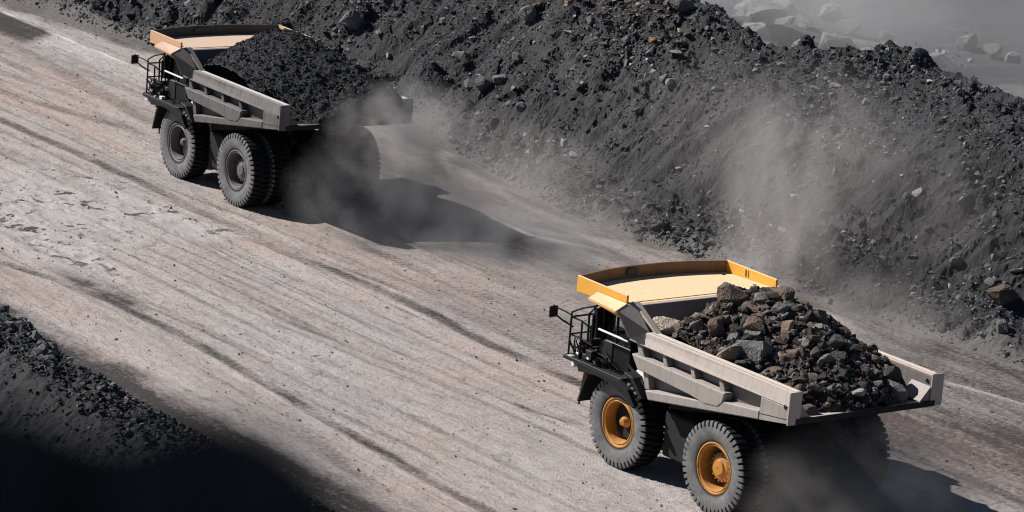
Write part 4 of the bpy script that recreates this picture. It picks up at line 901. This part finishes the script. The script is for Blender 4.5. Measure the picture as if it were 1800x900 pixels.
# stones in the near load that can be told apart
LOADROCKS = [  # x, y, size, kind, shape, material, dz, rot, label
 (3.55, 1.95, 0.95, 'l', 1, 'rock_cream', 0.62, (0.25, 0.1, 0.5), 'cream coloured flat boulder by the front left corner of the near truck load'),
 (2.60, 0.35, 0.95, 'l', 1, 'load_brown', 0.10, (0.2, -0.3, 0.4), 'pointed dark brown boulder crowning the near truck load'),
 (2.95, 1.35, 0.62, 'l', 2, 'rock_tan', 0.06, (0.1, 0.2, 1.4), 'tan boulder on the left shoulder of the near load next to the pointed one'),
 (1.40, 0.35, 0.85, 's', 2, 'load_brown', 0.05, (0.15, -0.1, 0.3), 'flat reddish slab behind the pointed boulder on the near load'),
 (0.85, 1.10, 0.80, 's', 3, 'load_grey', 0.10, (-0.55, 0.2, 0.2), 'light grey slab lying tilted in the middle of the near load'),
 (0.22, 1.50, 1.0, 'l', 3, 'load_grey', 0.05, (0.5, 0.1, 0.2), 'largest grey block in the near load just above the left rail'),
 (0.55, 2.05, 0.80, 'l', 4, 'rock_tan', 0.05, (0.2, 0.3, 0.9), 'orange tan block wedged against the left rail below the largest grey block'),
 (1.60, 1.75, 0.62, 'l', 5, 'load_brown', 0.10, (0.3, 0.5, 1.9), 'upright reddish brown stone by the left rail of the near load'),
 (2.15, 1.95, 0.50, 'm', 4, 'load_grey', 0.08, (0.3, 0.1, 0.9), 'light grey angular stone near the front of the left rail'),
 (2.75, 2.05, 0.58, 'l', 6, 'load_brown', 0.05, (0.4, 0.1, 0.2), 'brown stone at the left rail right behind the cream boulder'),
 (-2.55, 1.75, 0.62, 'l', 7, 'load_brown', 0.12, (0.1, 0.2, 0.7), 'brown grey boulder at the rear left corner of the near load'),
 (-2.72, 0.05, 0.40, 'm', 6, 'rock_pale', 0.10, (0.0, 0.3, 0.4), 'pale square stone on the tail edge of the near truck body'),
 (-2.50, -1.55, 0.75, 'l', 8, 'load_grey', 0.15, (0.3, -0.2, 0.4), 'long grey stone on the rear right edge of the near load'),
 (-1.95, -1.75, 0.70, 'l', 9, 'load_dark', 0.15, (0.2, 0.3, 1.0), 'dark upright stone on the rear right edge of the near load'),
 (1.95, -0.85, 0.80, 'l', 0, 'load_brown', 0.05, (0.2, 0.4, 2.0), 'reddish boulder at the top right of the near load by the canopy'),
 (3.25, 0.95, 0.50, 'm', 8, 'rock_orange', 0.08, (0.3, 0.1, 0.6), 'orange stone on the front left shoulder of the near load'),
]
for (x, y, sz, kind, i, mat, dz, rot, label) in LOADROCKS:
    rock(kind, i, mat, (x, y, float(HN(np.array([x]), np.array([y]))[0]) + dz), sz, label, None, rot, name='boulder' if sz > 0.55 else 'rock', cat='boulder' if sz > 0.55 else 'rock')
LS = [('load_grey', 'grey stone lying among many in the near truck load', 'grey stones in the near load'), ('load_dark', 'dark stone lying among many in the near truck load', 'dark stones in the near load'), ('load_brown', 'brown stone lying among many in the near truck load', 'brown stones in the near load'), ('rock_tan', 'small tan stone lying among many in the near truck load', 'tan stones in the near load')]
for k in range(150):
    while True:
        x = random.uniform(-2.75, 3.7); y = random.uniform(-2.1, 2.25); z = float(HN(np.array([x]), np.array([y]))[0])
        if z > 3.66 - 0.164 * (x + 3.03) + 0.15: break
    j = random.choices((0, 1, 2, 3), (0.36, 0.30, 0.26, 0.08))[0]; sz = min(0.8, 0.28 * math.exp(random.gauss(0.0, 0.45)))
    if j == 3: sz *= 0.75
    sz = min(sz, 0.2 + 0.7 * min(2.5 - abs(y), x + 3.05))
    rock(random.choice('mml') if sz > 0.4 else 'm', random.randrange(10), LS[j][0], (x, y, z + 0.04), sz, LS[j][1], LS[j][2], name='stone', cat='stone')

# ------------------------------------------------------------------ dust in the air
def dust_cloud(label, loc, rad, dens, nscale, thr=0.42, soft=1.0, col=(0.80, 0.76, 0.73), rot=(0, 0, 0), stretch=(1, 1, 1)):
    bm = bmesh.new(); bmesh.ops.create_icosphere(bm, subdivisions=3, radius=1.0)
    for vv in bm.verts: vv.co = Vector((vv.co.x * rad[0], vv.co.y * rad[1], vv.co.z * rad[2]))
    me = bpy.data.meshes.new('dust_cloud'); bm.to_mesh(me); bm.free()
    m = bpy.data.materials.new('dust_cloud'); m.use_nodes = True; nt = m.node_tree
    for n_ in list(nt.nodes):
        if n_.type == 'BSDF_PRINCIPLED': nt.nodes.remove(n_)
    out = [n_ for n_ in nt.nodes if n_.type == 'OUTPUT_MATERIAL'][0]
    pv = nt.nodes.new('ShaderNodeVolumePrincipled'); pv.inputs['Color'].default_value = (*col, 1); pv.inputs['Anisotropy'].default_value = 0.15
    tc = N(nt, 'ShaderNodeTexCoord'); mp = N(nt, 'ShaderNodeMapping'); mp.inputs['Scale'].default_value = tuple(1 / r_ for r_ in rad)
    nt.links.new(tc.outputs['Object'], mp.inputs[0]); vl = N(nt, 'ShaderNodeVectorMath', operation='LENGTH'); nt.links.new(mp.outputs[0], vl.inputs[0])
    fo = maprange(nt, vl.outputs['Value'], 1.0, 0.15, 0.0, 1.0)
    m2 = N(nt, 'ShaderNodeMapping'); m2.inputs['Scale'].default_value = stretch; m2.inputs['Location'].default_value = (loc[0] * 0.37, loc[1] * 0.61, 0); nt.links.new(tc.outputs['Object'], m2.inputs[0])
    nz = noise(nt, m2.outputs[0], nscale, 3, 0.55, 0.3)
    d = math_(nt, 'MULTIPLY', math_(nt, 'POWER', fo, soft), maprange(nt, nz, thr, thr + 0.25, 0.0, 1.0))
    nt.links.new(math_(nt, 'MULTIPLY', d, dens), pv.inputs['Density']); nt.links.new(pv.outputs[0], out.inputs['Volume'])
    o = link('dust_cloud', me, m); o.location = loc; o.rotation_euler = rot
    return tag(o, label, None, None, 'stuff')
dust_cloud('dust rolling up behind the rear wheels of the far truck', (30.4, -7.8, 1.6), (3.6, 5.4, 3.0), 0.75, 0.75, 0.40, 1.0, (0.36, 0.355, 0.352))  # dust colour darkened for the shade behind the truck
dust_cloud('dust trailing low over the road behind the far truck', (26.0, -9.0, 0.5), (8.0, 5.0, 2.2), 0.42, 0.55, 0.42, 1.0, (0.45, 0.442, 0.436))  # truck's shade worked into a darker dust colour
dust_cloud('thin dust drifting along the slope foot behind the far truck', (34.5, -13.8, 0.6), (12, 5.0, 2.8), 0.16, 0.3)
dust_cloud('dust plume curling over the tail of the far truck body', (31.0, -7.6, 3.9), (2.0, 3.4, 1.7), 0.95, 0.85, 0.43, 1.0, (0.58, 0.565, 0.55))
dust_cloud('dust swirling round the rear wheels of the near truck', (-2.9, -0.6, 1.2), (3.0, 4.4, 2.4), 0.80, 0.65, 0.36, 1.0, (0.40, 0.39, 0.382))  # darker dust colour stands in for shade under the tail
dust_cloud('dust column rising from the road against the slope', (19.6, -16.0, 1.4), (2.8, 2.1, 6.0), 0.50, 0.5, 0.38, 0.9, rot=(0.05, 0.08, 0), stretch=(1.5, 1.5, 0.45))
dust_cloud('wisps of dust blown up the slope from the dust column', (21.5, -19.0, 4.5), (5.0, 3.0, 3.6), 0.13, 0.5, 0.44, 0.9, rot=(0, 0.3, 0), stretch=(1.2, 1.2, 0.8))
dust_cloud('dust trailing along the road edge beyond the near truck', (14.5, -14.8, 0.5), (8.0, 3.0, 2.4), 0.16, 0.5, 0.40)
dust_cloud('thin dust veil over the slope above the near truck', (21.0, -18.6, 3.5), (11.0, 3.8, 4.4), 0.07, 0.3, 0.38)
dust_cloud('pale dust hanging over the pit beyond the skyline', (84, -78, -3.0), (34, 44, 13), 0.021, 0.05, 0.34, 0.7, (0.66, 0.658, 0.655))
dust_cloud('dense dust round the far boulders beyond the skyline', (90, -78, -5.0), (14, 16, 7), 0.085, 0.14, 0.44, 1.0, (0.75, 0.745, 0.74))
